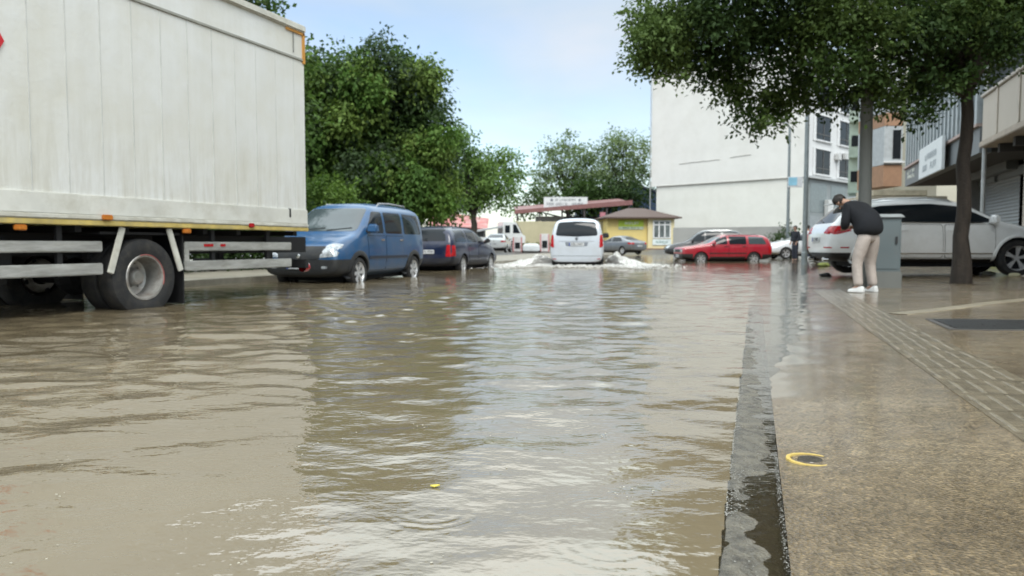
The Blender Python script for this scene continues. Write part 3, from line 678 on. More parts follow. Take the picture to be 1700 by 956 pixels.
# ---- saloons
def saloon(name, label, pm, group=None):
    t = thing(name, label, 'car', group=group); W = wl(1.35, -1.3, .76, .31)
    S = [(-2.27, .40, .80, .86, .62, .72, .68, .52), (-2.2, .30, .93, .99, .74, .83, .79, .64), (-1.85, .25, .98, 1.05, .79, .87, .83, .70), (-1.55, .23, .97, 1.10, .8, .885, .83, .68), (-.85, .2, .95, 1.39, .81, .89, .83, .58),
         (-.3, .2, .94, 1.45, .81, .89, .83, .58), (.25, .2, .93, 1.41, .81, .89, .83, .57), (1.08, .2, .92, .99, .81, .885, .82, .68), (1.7, .22, .84, .90, .8, .87, .78, .6), (2.1, .26, .70, .76, .75, .82, .7, .5), (2.27, .38, .56, .6, .6, .66, .56, .36)]
    b, bv = loft_body('body', S, W, .355, pm, t, level=2, regions=(('bumper_valance', BLACKP, -9, -1.72, -9, .36), ('side_skirt', BLACKP, -.9, .95, -9, .27)))
    panels(bv, t, [('rear_window', GLASS, 'x-', [(-.62, 1.11), (.62, 1.11), (.48, 1.37), (-.48, 1.37)], dict(r=.06, deep=.9)), ('windscreen', GLASSL, 'x+', [(-.66, 1.02), (.66, 1.02), (.5, 1.37), (-.5, 1.37)], dict(r=.06, deep=.9)),
                   ('side_window', GLASS, 'y', [(.9, .99), (.05, .99), (.05, 1.34), (.34, 1.34)], dict(r=.05)), ('side_window', GLASS, 'y', [(-.04, .99), (-1.25, 1.02), (-.85, 1.30), (-.04, 1.345)], dict(r=.05)),
                   ('tail_lamp', LAMPR, 'x-m', [(.50, .78), (.85, .78), (.86, .90), (.55, .91)], dict(r=.03, off=.007)), ('headlamp', LAMPC, 'x+m', [(.45, .58), (.76, .60), (.76, .72), (.5, .7)], dict(r=.03, off=.007))])
    door(bv, t, pm, [(.9, .29), (0, .29), (0, .93), (.9, .93)]); door(bv, t, pm, [(-.04, .29), (-.88, .29), (-1.15, .6), (-1.1, .93), (-.04, .93)])
    wheel_set(t, W, .31, .2, 5, seg=24); mirrors(t, bv, .82, 1.0, pm); handles(t, bv, (.15, -.85), .86, pm); plate(t, bv, 'x-', .66, seed=31); emblem(t, bv, 'x-', .86, .05)
    return t
GREYP = paint('grey', (.15, .16, .175), metal=.5)
c = pix(1046, 420, 57.0); place(saloon('parked_saloon', 'grey saloon car parked in front of the small yellow house', GREYP), c.x-.6, c.y+1.5, .04, -.55, .83)
WH2 = paint('saloon_white', (.62, .63, .63))
c = pix(826, 418, 56.0); place(saloon('parked_saloon', 'white saloon car seen from behind, far off beyond the navy estate', WH2), c.x, c.y+2, .19, .12, .99)
# black people carrier behind the red car
BLK = paint('black', (.012, .014, .018), coat=1.0)
c = pix(1172, 410, 42.0)
place(estate('parked_people_carrier', 'black people carrier with silver roof rails parked behind the red estate car', BLK, BLACKP, .4, hgt=1.14, railm=CHROME), c.x, c.y+.6, -.02, -1, .12)
c = pix(1352, 430, 33.5)
place(saloon('parked_hatchback', 'white car half hidden behind the red estate, only its bonnet and front wheel showing', paint('white_hatch', (.66, .68, .7))), 16.2, 42.0, .0, -1, -.08)
RED2 = paint('faded_red', (.33, .03, .035))
c = pix(1355, 420, 32.0)
place(estate('parked_hatchback', 'faded red car seen tail-on between the grey lamp post and the white SUV', RED2, BLACKP, .4), c.x+2.2, c.y+2.2, .06, .80, .60)

# ---- grey-white box truck
def box_truck():
    t = thing('box_truck', 'large dirty white box truck with silver side guards, parked in the water at the left', 'truck')
    m, nt, p = nodes_of('dirty_white_panel')
    tc = N(nt, 'ShaderNodeTexCoord'); sp = N(nt, 'ShaderNodeSeparateXYZ'); L(nt, tc.outputs['Object'], sp.inputs[0])
    mp = N(nt, 'ShaderNodeMapping'); mp.inputs['Scale'].default_value = (5.5, 5.5, .55); L(nt, tc.outputs['Object'], mp.inputs[0])
    n1 = N(nt, 'ShaderNodeTexNoise', Scale=1.0, Detail=6.0, Roughness=.6); L(nt, mp.outputs[0], n1.inputs['Vector'])
    n2 = N(nt, 'ShaderNodeTexNoise', Scale=1.1, Detail=6.0, Roughness=.65); L(nt, tc.outputs['Object'], n2.inputs['Vector'])
    c1 = ramp(nt, n1.outputs[0], [(.3, (.655, .655, .63)), (.5, (.68, .682, .66)), (.7, (.70, .705, .69))])
    c2 = ramp(nt, n2.outputs[0], [(.32, (.90, .875, .80)), (.6, (1, 1, 1))])
    a = mixc(nt, .8, c1.outputs[0], c2.outputs[0], 'MULTIPLY')
    n3 = N(nt, 'ShaderNodeTexNoise', Scale=2.2, Detail=8.0, Roughness=.7); L(nt, mp.outputs[0], n3.inputs['Vector'])
    zz = N(nt, 'ShaderNodeMapRange'); zz.inputs[1].default_value = 2.6; zz.inputs[2].default_value = 1.1; L(nt, sp.outputs[2], zz.inputs[0])
    st = N(nt, 'ShaderNodeMath', operation='MULTIPLY'); r3 = ramp(nt, n3.outputs[0], [(.44, (0, 0, 0)), (.74, (.7,)*3)]); L(nt, zz.outputs[0], st.inputs[0]); L(nt, r3.outputs[0], st.inputs[1])
    a = mixc(nt, st.outputs[0], a, (.40, .37, .29))
    L(nt, a, p.inputs['Base Color']); p.inputs['Roughness'].default_value = .45
    b1 = N(nt, 'ShaderNodeBump', Strength=.28, Distance=.06); L(nt, n2.outputs[0], b1.inputs['Height']); L(nt, b1.outputs[0], p.inputs['Normal'])
    PAN = m; OFFW = M('off_white_rail', (.6, .59, .53), .45, var=.15, vs=3, dirt=((.3, .27, .2), .6, 4)); YEL = M('yellow_rail', (.52, .40, .13), .5, var=.25, vs=4, dirt=((.3, .27, .18), .7, 5))
    ALU = M('weathered_aluminium', (.46, .46, .44), .42, .4, var=.25, vs=3, stretch=(1, 1, 6), dirt=((.22, .2, .15), .5, 5)); CH = M('truck_chassis', (.008, .008, .009), .7, var=.3)
    z0, z1 = 1.09, 4.17; xr, xf, w = -3.08, 4.4, 1.2
    b = MB(); b.box(((xr+xf)/2, 0, (z0+z1)/2+.05), (xf-xr, 2*w-.03, z1-z0-.1)); box = b.build('cargo_box', PAN, t, bevel=.01)
    x = xr+.27
    while x < xf-.2:                       # standing seams between the wall panels
        for sg in (1, -1): b = MB(); b.box((x, sg*(w-.0135), 2.52), (.012, .006, 2.36)); b.build('panel_seam', M('seam_grey', (.565, .565, .54), .5), box)
        x += .42
    for sg in (1, -1): b = MB(); b.box(((xr+xf)/2, sg*(w-.008), 3.70), (xf-xr-.02, .02, .035)); b.build('seam_trim', M('seam_trim_grey', (.30, .30, .27), .5, dirt=((.15, .14, .1), .5, 5)), box, bevel=.004)
    b = MB()
    for sg in (1, -1): b.box(((xr+xf)/2, sg*(w-.02), z1), (xf-xr+.02, .1, .11))
    b.box((xr, 0, z1), (.08, 2*w-.12, .1)); b.build('roof_rail', OFFW, box, bevel=.02)
    b = MB(); b.box((xr+.27, w-.004, 3.92), (.012, .012, .30)); b.build('panel_seam', M('seam_dark', (.2, .2, .18), .6), box)
    b = MB()
    for sg in (1, -1): b.box(((xr+xf)/2, sg*(w-.006), 1.29), (xf-xr, .03, .22)); 
    b.build('kick_strip', M('kick_white', (.62, .615, .57), .45, var=.12, vs=2, dirt=((.36, .33, .25), .6, 3)), box, bevel=.008)
    b = MB()
    for sg in (1, -1): b.box(((xr+xf)/2, sg*(w+.004), 1.155), (xf-xr+.01, .04, .055))
    b.build('sill_rail', OFFW, t, bevel=.012)
    b = MB()
    for sg in (1, -1): b.box(((xr+xf)/2, sg*(w+.002), 1.095), (xf-xr+.01, .034, .06))
    b.build('sill_rail', YEL, t, bevel=.008)
    # orange corner tape
    TAPE = M('orange_tape', (.55, .26, .05), .5); b = MB()
    b.box((xr+.025, w-.006, 3.88), (.05, .022, .46)); b.box((xr+.22, w-.006, 4.095), (.44, .022, .04)); b.build('corner_tape', TAPE, box)
    b = MB(); b.box((xr+.43, w-.004, 1.34), (.035, .035, .13)); b.build('tie_ring', DARK, box)
    # red emblem, part of a worn decal nearer the cab
    e = MB(); e.lathe([(.001, .012), (.17, .012), (.19, .008), (.19, -.01)], 6, 'y', (1.80, w-.012, 2.84)); e.build('red_emblem', M('red_decal', (.5, .02, .03), .4), box, bevel=.02)
    # chassis
    b = MB()
    for sg in (1, -1): b.box((.8, sg*.42, .86), (9.6, .09, .26))
    for x in np.arange(-2.9, 4.4, .62): b.box((x, 0, 1.03), (.08, 2.2, .07))
    for x in (-.2, .2): b.box((x, .72, .72), (.5, .08, .07))
    b.tube([(0, -1.0, .46), (0, 1.0, .46)], .09, 12); b.lathe([(.001, -.2), (.2, -.14), (.24, 0), (.2, .14), (.001, .2)], 16, 'y', (0, 0, .46))
    b.tube([(0, 0, .5), (4.2, 0, .66)], .05, 10); b.build('chassis', CH, t)
    b = MB(); b.box((2.0, .74, .70), (1.1, .5, .5)); b.build('fuel_tank', CH, t, bevel=.06)
    b = MB(); b.box((1.5, -.7, .66), (.8, .5, .4)); b.build('battery_box', CH, t, bevel=.02)
    b = MB(); b.box((.0, .8, .99), (1.15, .66, .03)); b.box((.0, -.8, .99), (1.15, .66, .03)); b.build('mudguard', CH, t)
    for x0, x1, pos in ((.57, 3.6, 'f'), (-2.73, -.64, 'r')):
        for sg in (1, -1):
            b = MB(); o = None
            for zc, hh in ((.835, .12), (.585, .13)): b.box(((x0+x1)/2, sg*1.15, zc), (x1-x0, .035, hh))
            if x0 < 0: b.box((x1-.02, sg*1.148, .71), (.07, .04, .37))
            o = b.build('side_guard', ALU, t, bevel=.012)
            for xx in (x0+.5, x1-.5): b = MB(); b.box((xx, sg*1.11, .78), (.06, .045, .55)); b.build('guard_bracket', CH, o)
            if x0 < 0:
                
                for xx, ww in ((-1.02, .16), (-1.28, .09)): b = MB(); b.box((xx, sg*1.171, .85), (ww, .006, .035)); b.build('reflector', LAMPR, o)
    for a0, a1 in (((.31, 1.06), (.49, .53)), ((-.36, 1.06), (-.54, .53))):
        for sg in (1, -1):
            b = MB(); b.bar((a0[0], sg*1.17, a0[1]), (a1[0], sg*1.17, a1[1]), .03, .08, up=(1, 0, 0)); b.build('mudguard_strut', OFFW, t, bevel=.008)
    for sg in (1, -1):
        b = MB(); b.box((-.60, sg*.9, .55), (.02, .5, .88)); b.build('mud_flap', CH, t)
    for x, z, y in ((.56, 1.16, w+.035), (1.54, 1.03, w+.0), (-.62, 1.03, w+.0)):
        b = MB(); b.box((x, y, z), (.13, .04, .06)); b.build('marker_lamp', LAMPO, t, bevel=.01)
    b = MB(); b.box((-1.78, w+.03, 1.13), (.1, .03, .06)); b.build('marker_lamp', LAMPR, t, bevel=.01)
    # rear underrun bar and lamps
    b = MB(); b.box((-3.12, 0, .56), (.1, 2.3, .14)); 
    for sg in (1, -1): b.box((-3.0, sg*.5, .74), (.12, .08, .5))
    b.build('underrun_bar', CH, t, bevel=.01)
    for sg in (1, -1):
        b = MB(); b.lathe([(.001, -3.31), (.06, -3.3), (.075, -3.27), (.075, -3.17)], 18, 'x', (0, sg*1.02, .50)); b.build('tail_lamp', LAMPR, t, smooth=True)
    # wheels, twin at the rear with deeply dished rims
    def truck_wheel(x, y, dish=True):
        sg = 1 if y > 0 else -1; r, w_ = .465, .26; h = w_/2; ri = .265
        o = MB().lathe([(ri, -h*.9), (ri+.03, -h), (r-.06, -h), (r-.015, -h*.88), (r, -h*.6), (r, h*.6), (r-.015, h*.88), (r-.06, h), (ri+.03, h), (ri, h*.9)], 40).build('wheel', RUBBER, t, smooth=True)
        o.location = (x, y, .465); o.rotation_euler = (0, 0, 0 if sg > 0 else math.pi)
        d = -.13 if dish else .06
        rm = MB().lathe([(ri+.012, h*.93), (ri+.004, h*1.0), (ri-.018, h*.98), (ri-.03, h*.6), (ri-.045, d+.02), (ri-.09, d), (.12, d+.005), (.11, d+.05), (.09, d+.13), (.07, d+.15), (.001, d+.15)], 40)
        for k in range(8):
            a = 2*math.pi*k/8; rm.lathe([(.001, d+.03), (.014, d+.03), (.014, d)], 6, 'y', (.155*math.cos(a), 0, .155*math.sin(a)))
        rm.build('rim', M('truck_rim', (.42, .41, .385), .38, .55, var=.3, vs=6, dirt=((.16, .10, .07), .8, 7)), o, smooth=True)
        ps = [((ri+.006)*math.cos(a), h*1.01, (ri+.006)*math.sin(a)) for a in np.linspace(R(75), R(200), 22)]
        MB().tube(ps, .006, 6).build('rim_line', M('faded_red_line', (.35, .10, .09), .6), o, smooth=True)
        hb = MB()
        for k in range(4):
            a = .4+2*math.pi*k/4; hb.lathe([(.001, d+.004), (.032, d+.004)], 14, 'y', (.205*math.cos(a), 0, .205*math.sin(a)))
        hb.build('rim_hole', DARK, o)
    truck_wheel(0, 1.04); truck_wheel(0, -1.04); truck_wheel(0, .76); truck_wheel(0, -.76); truck_wheel(4.75, 1.0, False); truck_wheel(4.75, -1.0, False)
    # cab, ahead of the box
    CABP = paint('cab_white', (.6, .6, .58)); b = MB()
    prof = [(4.5, .75), (6.15, .75), (6.2, 1.5), (6.0, 1.75), (5.65, 2.75), (5.4, 2.85), (4.5, 2.85)]
    n = len(prof); b.add([(x, -1.12, z) for x, z in prof]+[(x, 1.12, z) for x, z in prof], [tuple(range(n-1, -1, -1)), tuple(range(n, 2*n))]+[(i, (i+1) % n, n+(i+1) % n, n+i) for i in range(n)])
    cab = b.build('cab', CABP, t, bevel=.05, seg=3)
    b = MB(); b.bar((5.99, 0, 1.85), (5.69, 0, 2.68), 2.0, .02, up=(1, 0, 0)) ; b.build('windscreen', GLASS, cab)
    for sg in (1, -1):
        b = MB(); b.box((5.2, sg*1.125, 2.2), (.8, .012, .7)); b.build('side_window', GLASS, cab, bevel=.004)
        b = MB(); b.box((6.19, sg*.85, 1.05), (.05, .35, .2)); b.build('headlamp', LAMPC, cab, bevel=.01)
    return t
al = math.atan2(-.928, -.371); t = box_truck(); lf = Vector((.928, -.371, 0)); p = Vector((-4.38, 9.0, 0))-lf*1.17
t.location = (p.x, p.y, -.10); t.rotation_euler = (0, 0, al)

# ---- far white flatbed truck with a raised bed
def flatbed():
    t = thing('flatbed_truck', 'white recovery truck with a sloping ramp bed far away under the trees', 'truck'); WT = paint('flatbed_white', (.66, .67, .67)); GR = M('bed_grey', (.36, .37, .38), .5)
    b = MB(); prof = [(2.0, .6), (4.0, .6), (4.05, 1.25), (3.75, 1.4), (3.2, 2.45), (2.0, 2.5)]; n = len(prof)
    b.add([(x, -1.0, z) for x, z in prof]+[(x, 1.0, z) for x, z in prof], [tuple(range(n-1, -1, -1)), tuple(range(n, 2*n))]+[(i, (i+1) % n, n+(i+1) % n, n+i) for i in range(n)])
    cab = b.build('cab', WT, t, bevel=.06)
    for sg in (1, -1):
        b = MB(); b.add([(2.9, sg*1.01, 1.5), (3.55, sg*1.01, 1.5), (3.15, sg*1.01, 2.25), (2.9, sg*1.01, 2.25), (2.9, sg*.98, 1.5), (3.55, sg*.98, 1.5), (3.15, sg*.98, 2.25), (2.9, sg*.98, 2.25)], [(0, 1, 2, 3), (4, 7, 6, 5), (0, 4, 5, 1), (1, 5, 6, 2), (2, 6, 7, 3), (3, 7, 4, 0)]); b.build('side_window', GLASS, cab)
        b = MB(); b.box((2.4, sg*1.005, 1.85), (.45, .02, .65)); b.build('side_window', GLASS, cab)
    b = MB(); b.bar((3.78, 0, 1.5), (3.3, 0, 2.38), 1.7, .02, up=(1, 0, 0)); b.build('windscreen', GLASS, cab)
    b = MB(); b.bar((1.9, 0, 2.05), (-4.4, 0, .95), 2.1, .14); b.build('ramp_bed', GR, t)
    b = MB(); b.box((-.2, 0, .72), (5.0, 1.0, .26)); b.build('chassis', BLACKP, t)
    b = MB(); b.box((-.4, 0, 1.0), (4.2, 2.0, .3)); b.build('deck_side', WT, t)
    W = [(3.0, .92, .45), (3.0, -.92, .45), (-1.5, .92, .45), (-1.5, -.92, .45)]; wheel_set(t, W, .45, .25, 6, seg=24)
    return t
c = pix(824, 400, 66.0); place(flatbed(), c.x-1.6, c.y, .30, .93, .25)
# ================================================================== trees
def leaf_mat(name, transl=.25):
    m, nt, p = nodes_of(name); a = N(nt, 'ShaderNodeAttribute', attribute_name='tint')
    L(nt, a.outputs['Color'], p.inputs['Base Color']); p.inputs['Roughness'].default_value = .6; p.inputs['Specular IOR Level'].default_value = .12
    t = N(nt, 'ShaderNodeBsdfTranslucent'); hs = N(nt, 'ShaderNodeHueSaturation', Value=1.3, Saturation=1.1); L(nt, a.outputs['Color'], hs.inputs['Color']); L(nt, hs.outputs[0], t.inputs[0])
    mx = N(nt, 'ShaderNodeMixShader'); mx.inputs[0].default_value = transl; L(nt, p.outputs[0], mx.inputs[1]); L(nt, t.outputs[0], mx.inputs[2])
    L(nt, mx.outputs[0], nt.nodes['Material Output'].inputs['Surface']); return m
LEAF = leaf_mat('leaf')
BARK = M('bark', (.036, .028, .022), .85, var=.45, vs=9, bump=.8, bs=26, stretch=(1, 1, .25))
def foliage(name, clumps, n, leaf, palette, parent, seed, droop=.3, shell=.5, mat=None, spray=.0):
    """clumps: (centre, (rx,ry,rz), weight). Leaves gather on twigs spread through each clump."""
    g = np.random.default_rng(seed); cs = np.array([c[0][:] for c in clumps]); rs = np.array([c[1] for c in clumps]); w = np.array([c[2] if len(c) > 2 else 1.0 for c in clumps])
    wt = w*(rs.prod(1)**.7); wt = wt/wt.sum()
    ntw = max(8, n//14); k = g.choice(len(clumps), ntw, p=wt)
    d = g.normal(size=(ntw, 3)); d /= np.linalg.norm(d, axis=1, keepdims=True)
    rad = (shell+(1-shell)*g.random(ntw))*(.80+.34*g.random(ntw)); rad = np.where(g.random(ntw) < .25, rad*g.random(ntw), rad)
    tw = cs[k]+d*rs[k]*rad[:, None]
    tl = leaf*g.uniform(2.2, 5, ntw)
    tdir = d*np.array([1, 1, .6])+g.normal(size=(ntw, 3))*.5+np.array([0, 0, -droop]); tdir /= np.linalg.norm(tdir, axis=1, keepdims=True)
    ti = np.repeat(np.arange(ntw), 14)[:n]; m = len(ti)
    pos = tw[ti]+tdir[ti]*(g.random(m)*tl[ti])[:, None]+g.normal(size=(m, 3))*leaf*.75
    ax = tdir[ti]+g.normal(size=(m, 3))*.75; ax /= np.linalg.norm(ax, axis=1, keepdims=True)
    up = np.array([0, 0, 1.0])+g.normal(size=(m, 3))*.65+d[ti]*.3
    sd = np.cross(ax, up); sd /= np.linalg.norm(sd, axis=1, keepdims=True)+1e-9; nr = np.cross(sd, ax)
    ll = leaf*g.uniform(.6, 1.3, m)[:, None]; ww = ll*.30
    a = pos; b = pos+ax*ll*.45+sd*ww+nr*ll*.05; c = pos+ax*ll-nr*ll*.16; e = pos+ax*ll*.45-sd*ww+nr*ll*.05
    co = np.stack([a, b, c, e], 1).reshape(-1, 3).astype(np.float32)
    f = np.arange(4*m, dtype=np.int32)
    me = bpy.data.meshes.new(name); me.vertices.add(4*m); me.vertices.foreach_set('co', co.ravel())
    me.loops.add(4*m); me.loops.foreach_set('vertex_index', f); me.polygons.add(m); me.polygons.foreach_set('loop_start', np.arange(0, 4*m, 4, dtype=np.int32)); me.update()
    pal = np.array(palette); ci = g.integers(0, len(pal), len(clumps)); tint = pal[ci][k][ti]*.65+pal[g.integers(0, len(pal), ntw)][ti]*.35
    tint = tint*g.uniform(.82, 1.2, (m, 1))
    col = np.concatenate([np.repeat(tint, 4, 0), np.ones((4*m, 1))], 1).astype(np.float32)
    at = me.attributes.new('tint', 'FLOAT_COLOR', 'POINT'); at.data.foreach_set('color', col.ravel())
    me.materials.append(mat or LEAF); o = bpy.data.objects.new(name, me); COL.objects.link(o); o.parent = parent; return o
def tree(name, label, base, clumps, n, leaf, palette, r0, seed, lean=0.0, group=None, top=None, shell=.5, extra=None, limbs=9, droop=.3):
    t = thing(name, label, 'tree', base, group=group); b = Vector(base)
    rel = [(Vector(c[0])-b, c[1], c[2] if len(c) > 2 else 1.0) for c in clumps]
    cen = sum((c[0]*c[1][0] for c in rel), Vector())/sum(c[1][0] for c in rel)
    fork = Vector(top)-b if top is not None else Vector((cen.x*.35, cen.y*.35, cen.z*.5))
    rr = random.Random(seed); m = MB(); pts, rad = [], []
    for i in range(9):
        u = i/8; p = fork*u; p.x += rr.uniform(-.25, .25)*r0*(0 < i < 8); p.y += rr.uniform(-.2, .2)*r0*(0 < i < 8); pts.append(p); rad.append(r0*(1.5 if i == 0 else 1.15 if i == 1 else 1-.3*u))
    pts[0].z -= .25; m.tube(pts, rad, 14)
    big = sorted(rel, key=lambda c: -c[1][0])[:limbs]
    for c, r_, w_ in big:
        mid = fork.lerp(c, .5)+Vector((rr.uniform(-.3, .3), rr.uniform(-.3, .3), rr.uniform(0, .5)))*r_[0]*.5
        m.tube([fork*.97, fork.lerp(mid, .5)+Vector((0, 0, .06)), mid, mid.lerp(c, .6), c], [r0*.55, r0*.42, r0*.3, r0*.2, r0*.08], 8)
        for q_ in range(4):
            e = c+Vector((rr.uniform(-1, 1)*r_[0], rr.uniform(-1, 1)*r_[1], rr.uniform(-.6, 1)*r_[2]))*.8
            m.tube([mid.lerp(c, .5), c.lerp(e, .5)+Vector((0, 0, .05)), e], [r0*.16, r0*.1, r0*.03], 5)
    m.build('trunk', BARK, t, smooth=True)
    foliage('crown', rel, n, leaf, palette, t, seed, shell=shell, droop=droop)
    if extra: foliage('backlit_tint_leaves', [(Vector(c[0])-b, c[1]) for c in extra[0]], extra[1], extra[2], extra[3], t, seed+1, shell=.1)
    return t
def cl(px, py, Y, r, sq=(1, 1, .8), w=1.0):
    k = r*Y/FP; return (pix(px, py, Y), (k*sq[0], k*sq[1], k*sq[2]), w)
DG = [(.030, .055, .018), (.045, .08, .022), (.06, .10, .028), (.038, .066, .024)]
# street tree on the right
Rr = random.Random(5); C = []
for px, py, r in ((1152, 78, 46), (1185, 100, 55), (1225, 140, 48), (1265, 188, 36), (1300, 160, 45), (1345, 120, 60), (1400, 110, 58), (1455, 130, 52), (1510, 150, 48), (1555, 120, 55), (1610, 85, 52), (1665, 55, 55),
                  (1140, 22, 42), (1182, 30, 66), (1250, 60, 75), (1330, 40, 85), (1420, 30, 85), (1510, 50, 80), (1590, 20, 80), (1680, -20, 80), (1240, 195, 22), (1290, 205, 18), (1375, 160, 30), (1535, 185, 26), (1420, 150, 32), (1485, 172, 26),
                  (1575, 130, 30), (1640, 110, 30)):
    C.append(cl(px, py, 13.2+Rr.uniform(-1.0, 1.1), r, (1, 1.1, .72)))
for px, py, r in ((1185, -70, 90), (1270, -60, 130), (1400, -80, 140), (1530, -70, 140), (1650, -110, 120), (1300, -200, 150), (1450, -230, 170), (1590, -230, 150), (1420, -370, 150), (1550, -370, 130), (1750, -20, 110), (1790, -140, 130)):
    C.append(cl(px, py, 13.6+Rr.uniform(-1.3, 1.4), r, (1, 1.2, .75), 1.0))
b = gnd(1595, 466, .11)
def rz(x, y): q, s = qs(x, y); return float(pave_z(q, s))
b.z = rz(b.x, b.y)-.02
YG = [(.10, .15, .045), (.13, .19, .06), (.085, .13, .04)]  # lighter greens paint sky light from behind into the crown's left fringe
tree('street_tree', 'broad dark street tree on the right pavement, its crown over the parked white SUV', b, C, 205000, .088, [(c[0]*.9, c[1]*.92, c[2]*.85) for c in DG]+[(.07, .105, .028)], .135, 21, top=pix(1605, 150, 13.5), shell=.2, limbs=14,
     extra=([cl(1092, 60, 12.6, 40), cl(1072, 95, 12.8, 24), cl(1100, 105, 13.0, 24), cl(1080, 25, 13, 34), cl(1110, 70, 13.1, 30), cl(1135, 30, 12.9, 26), cl(1125, 110, 12.9, 20)], 6500, .085, YG))
# the big dark tree hung with creeper on the left
MG = [(.06, .11, .022), (.085, .15, .034), (.12, .18, .038), (.030, .055, .020), (.065, .09, .045), (.035, .06, .025)]
C = []
for px, py, r in ((545, 150, 62), (600, 150, 60), (655, 140, 55), (690, 135, 36), (530, 100, 32), (625, 95, 34), (650, 85, 26), (690, 108, 24), (560, 105, 20), (700, 165, 40), (715, 205, 38), (722, 250, 34), (728, 295, 32), (540, 215, 60), (600, 215, 62), (660, 205, 60),
                  (560, 275, 60), (620, 280, 60), (680, 270, 55), (500, 180, 50), (700, 320, 45), (640, 330, 55), (570, 330, 55), (735, 330, 26), (628, 70, 15), (520, 300, 40), (480, 130, 50), (480, 250, 60)):
    C.append(cl(px, py, 32+Rr.uniform(-2.0, 1.6), r, (1, 1.2, .85)))
for px, py, r in ((600, 230, 90), (650, 280, 80), (560, 250, 80)): C.append(cl(px, py, 33.5, r, (1, .8, 1), .6))
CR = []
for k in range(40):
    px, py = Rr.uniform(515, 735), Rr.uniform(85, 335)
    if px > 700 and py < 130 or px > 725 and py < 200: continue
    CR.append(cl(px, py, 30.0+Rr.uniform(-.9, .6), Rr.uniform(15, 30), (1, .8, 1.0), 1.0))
b = pix(615, 440, 32); b.z = .08
ct = tree('creeper_covered_tree', 'tall dense dark tree draped in creeper behind the blue van', b, C, 70000, .19, [(.04, .075, .024), (.06, .105, .03), (.075, .125, .032), (.045, .065, .036)], .35, 31, shell=.66, droop=.9)
foliage('creeper', [(c[0]-b, c[1]) for c in CR], 42000, .18, [(.085, .16, .035), (.11, .185, .038), (.065, .125, .03), (.14, .20, .05)], ct, 33, shell=.55, droop=1.6)  # creeper greens brightened so the front clumps carry painted highlights
# loose tree beyond it
C = [cl(px, py, 55+Rr.uniform(-2, 2), r, (1, 1.1, .85)) for px, py, r in ((770, 250, 28), (755, 225, 22), (800, 268, 30), (835, 262, 24), (850, 285, 18), (815, 300, 30), (780, 300, 32), (755, 290, 30), (840, 310, 18), (835, 330, 14), (800, 325, 22), (765, 330, 24), (765, 215, 12), (745, 320, 25))]
b = pix(785, 405, 55); b.z = .1
tree('open_crowned_tree', 'lighter green open tree to the right of the creeper covered tree', b, C, 12500, .25, [(.11, .18, .045), (.15, .23, .06), (.08, .14, .04)], .28, 41, shell=.3, droop=.9)
# two airy trees behind the shed
for i, (lab, pts) in enumerate((('airy green tree rising behind the white signboard on the shed roof', ((905, 290, 26), (925, 262, 30), (945, 240, 22), (965, 262, 26), (985, 285, 28), (940, 292, 34), (965, 300, 30), (900, 320, 22), (915, 245, 16), (935, 235, 14), (985, 255, 14))),
                               ('airy pale green tree beside the white building, above the yellow house', ((1010, 255, 26), (1035, 240, 26), (1060, 258, 22), (1020, 282, 34), (1050, 288, 30), (1068, 285, 18), (1000, 300, 26), (1030, 310, 30), (1040, 230, 16), (1020, 232, 15), (1070, 240, 12))))):
    C = [cl(px, py, 98+Rr.uniform(-3, 3), r, (1, 1.1, .9)) for px, py, r in pts]
    b = pix((942, 1035)[i], 405, 98); b.z = .3
    tree('airy_tree', lab, b, C, 6500, .36, [(.14, .195, .08), (.18, .24, .11), (.11, .16, .065)], .30, 51+i, shell=.15, group='airy trees behind the shed')
# lower dark bushes behind the shed
C = [cl(px, py, 92, r) for px, py, r in ((890, 325, 22), (960, 320, 30), (1010, 325, 30), (1050, 328, 26), (870, 345, 14), (985, 330, 30))]
b = pix(960, 400, 92); b.z = .3
tree('dark_bush', 'low dark bushy tree behind the red shed roof', b, C, 6000, .45, DG, .3, 57, shell=.3)
# trees along the left pavement, mostly behind the truck
C = [cl(px, py, 21+Rr.uniform(-1, 1), r) for px, py, r in ((440, 8, 22), (455, 22, 12), (420, -15, 35), (380, -40, 70), (300, -60, 90), (360, 60, 90), (430, 120, 70), (250, 40, 110), (460, 60, 24), (425, 10, 18), (470, 95, 30), (470, 190, 50), (380, 200, 90))]
b = pix(370, 440, 21); b.z = .1
tree('roadside_tree', 'leafy tree behind the box truck, its twigs showing over the truck roof', b, C, 16000, .16, MG, .24, 61, shell=.4)
# bright shrub by the van
C = [cl(px, py, 24, r) for px, py, r in ((530, 318, 22), (555, 322, 24), (515, 330, 25), (580, 332, 16), (545, 350, 45), (500, 360, 40), (560, 380, 40), (520, 400, 40))]
b = pix(540, 420, 24); b.z = .1
t = thing('roadside_shrub', 'bright yellow green shrub between the truck and the blue van', 'shrub', b)
foliage('leaves', [(Vector(c[0])-b, c[1], c[2]) for c in C], 9000, .13, [(.10, .17, .035), (.13, .20, .045), (.075, .13, .03)], t, 71, shell=.5)
m = MB()
for i in range(7): a = i*.9; m.tube([(0.1*math.cos(a), .1*math.sin(a), -.1), (.35*math.cos(a), .35*math.sin(a), .7), (.6*math.cos(a), .5*math.sin(a), 1.5)], [.03, .022, .01], 6)
m.build('stems', BARK, t)
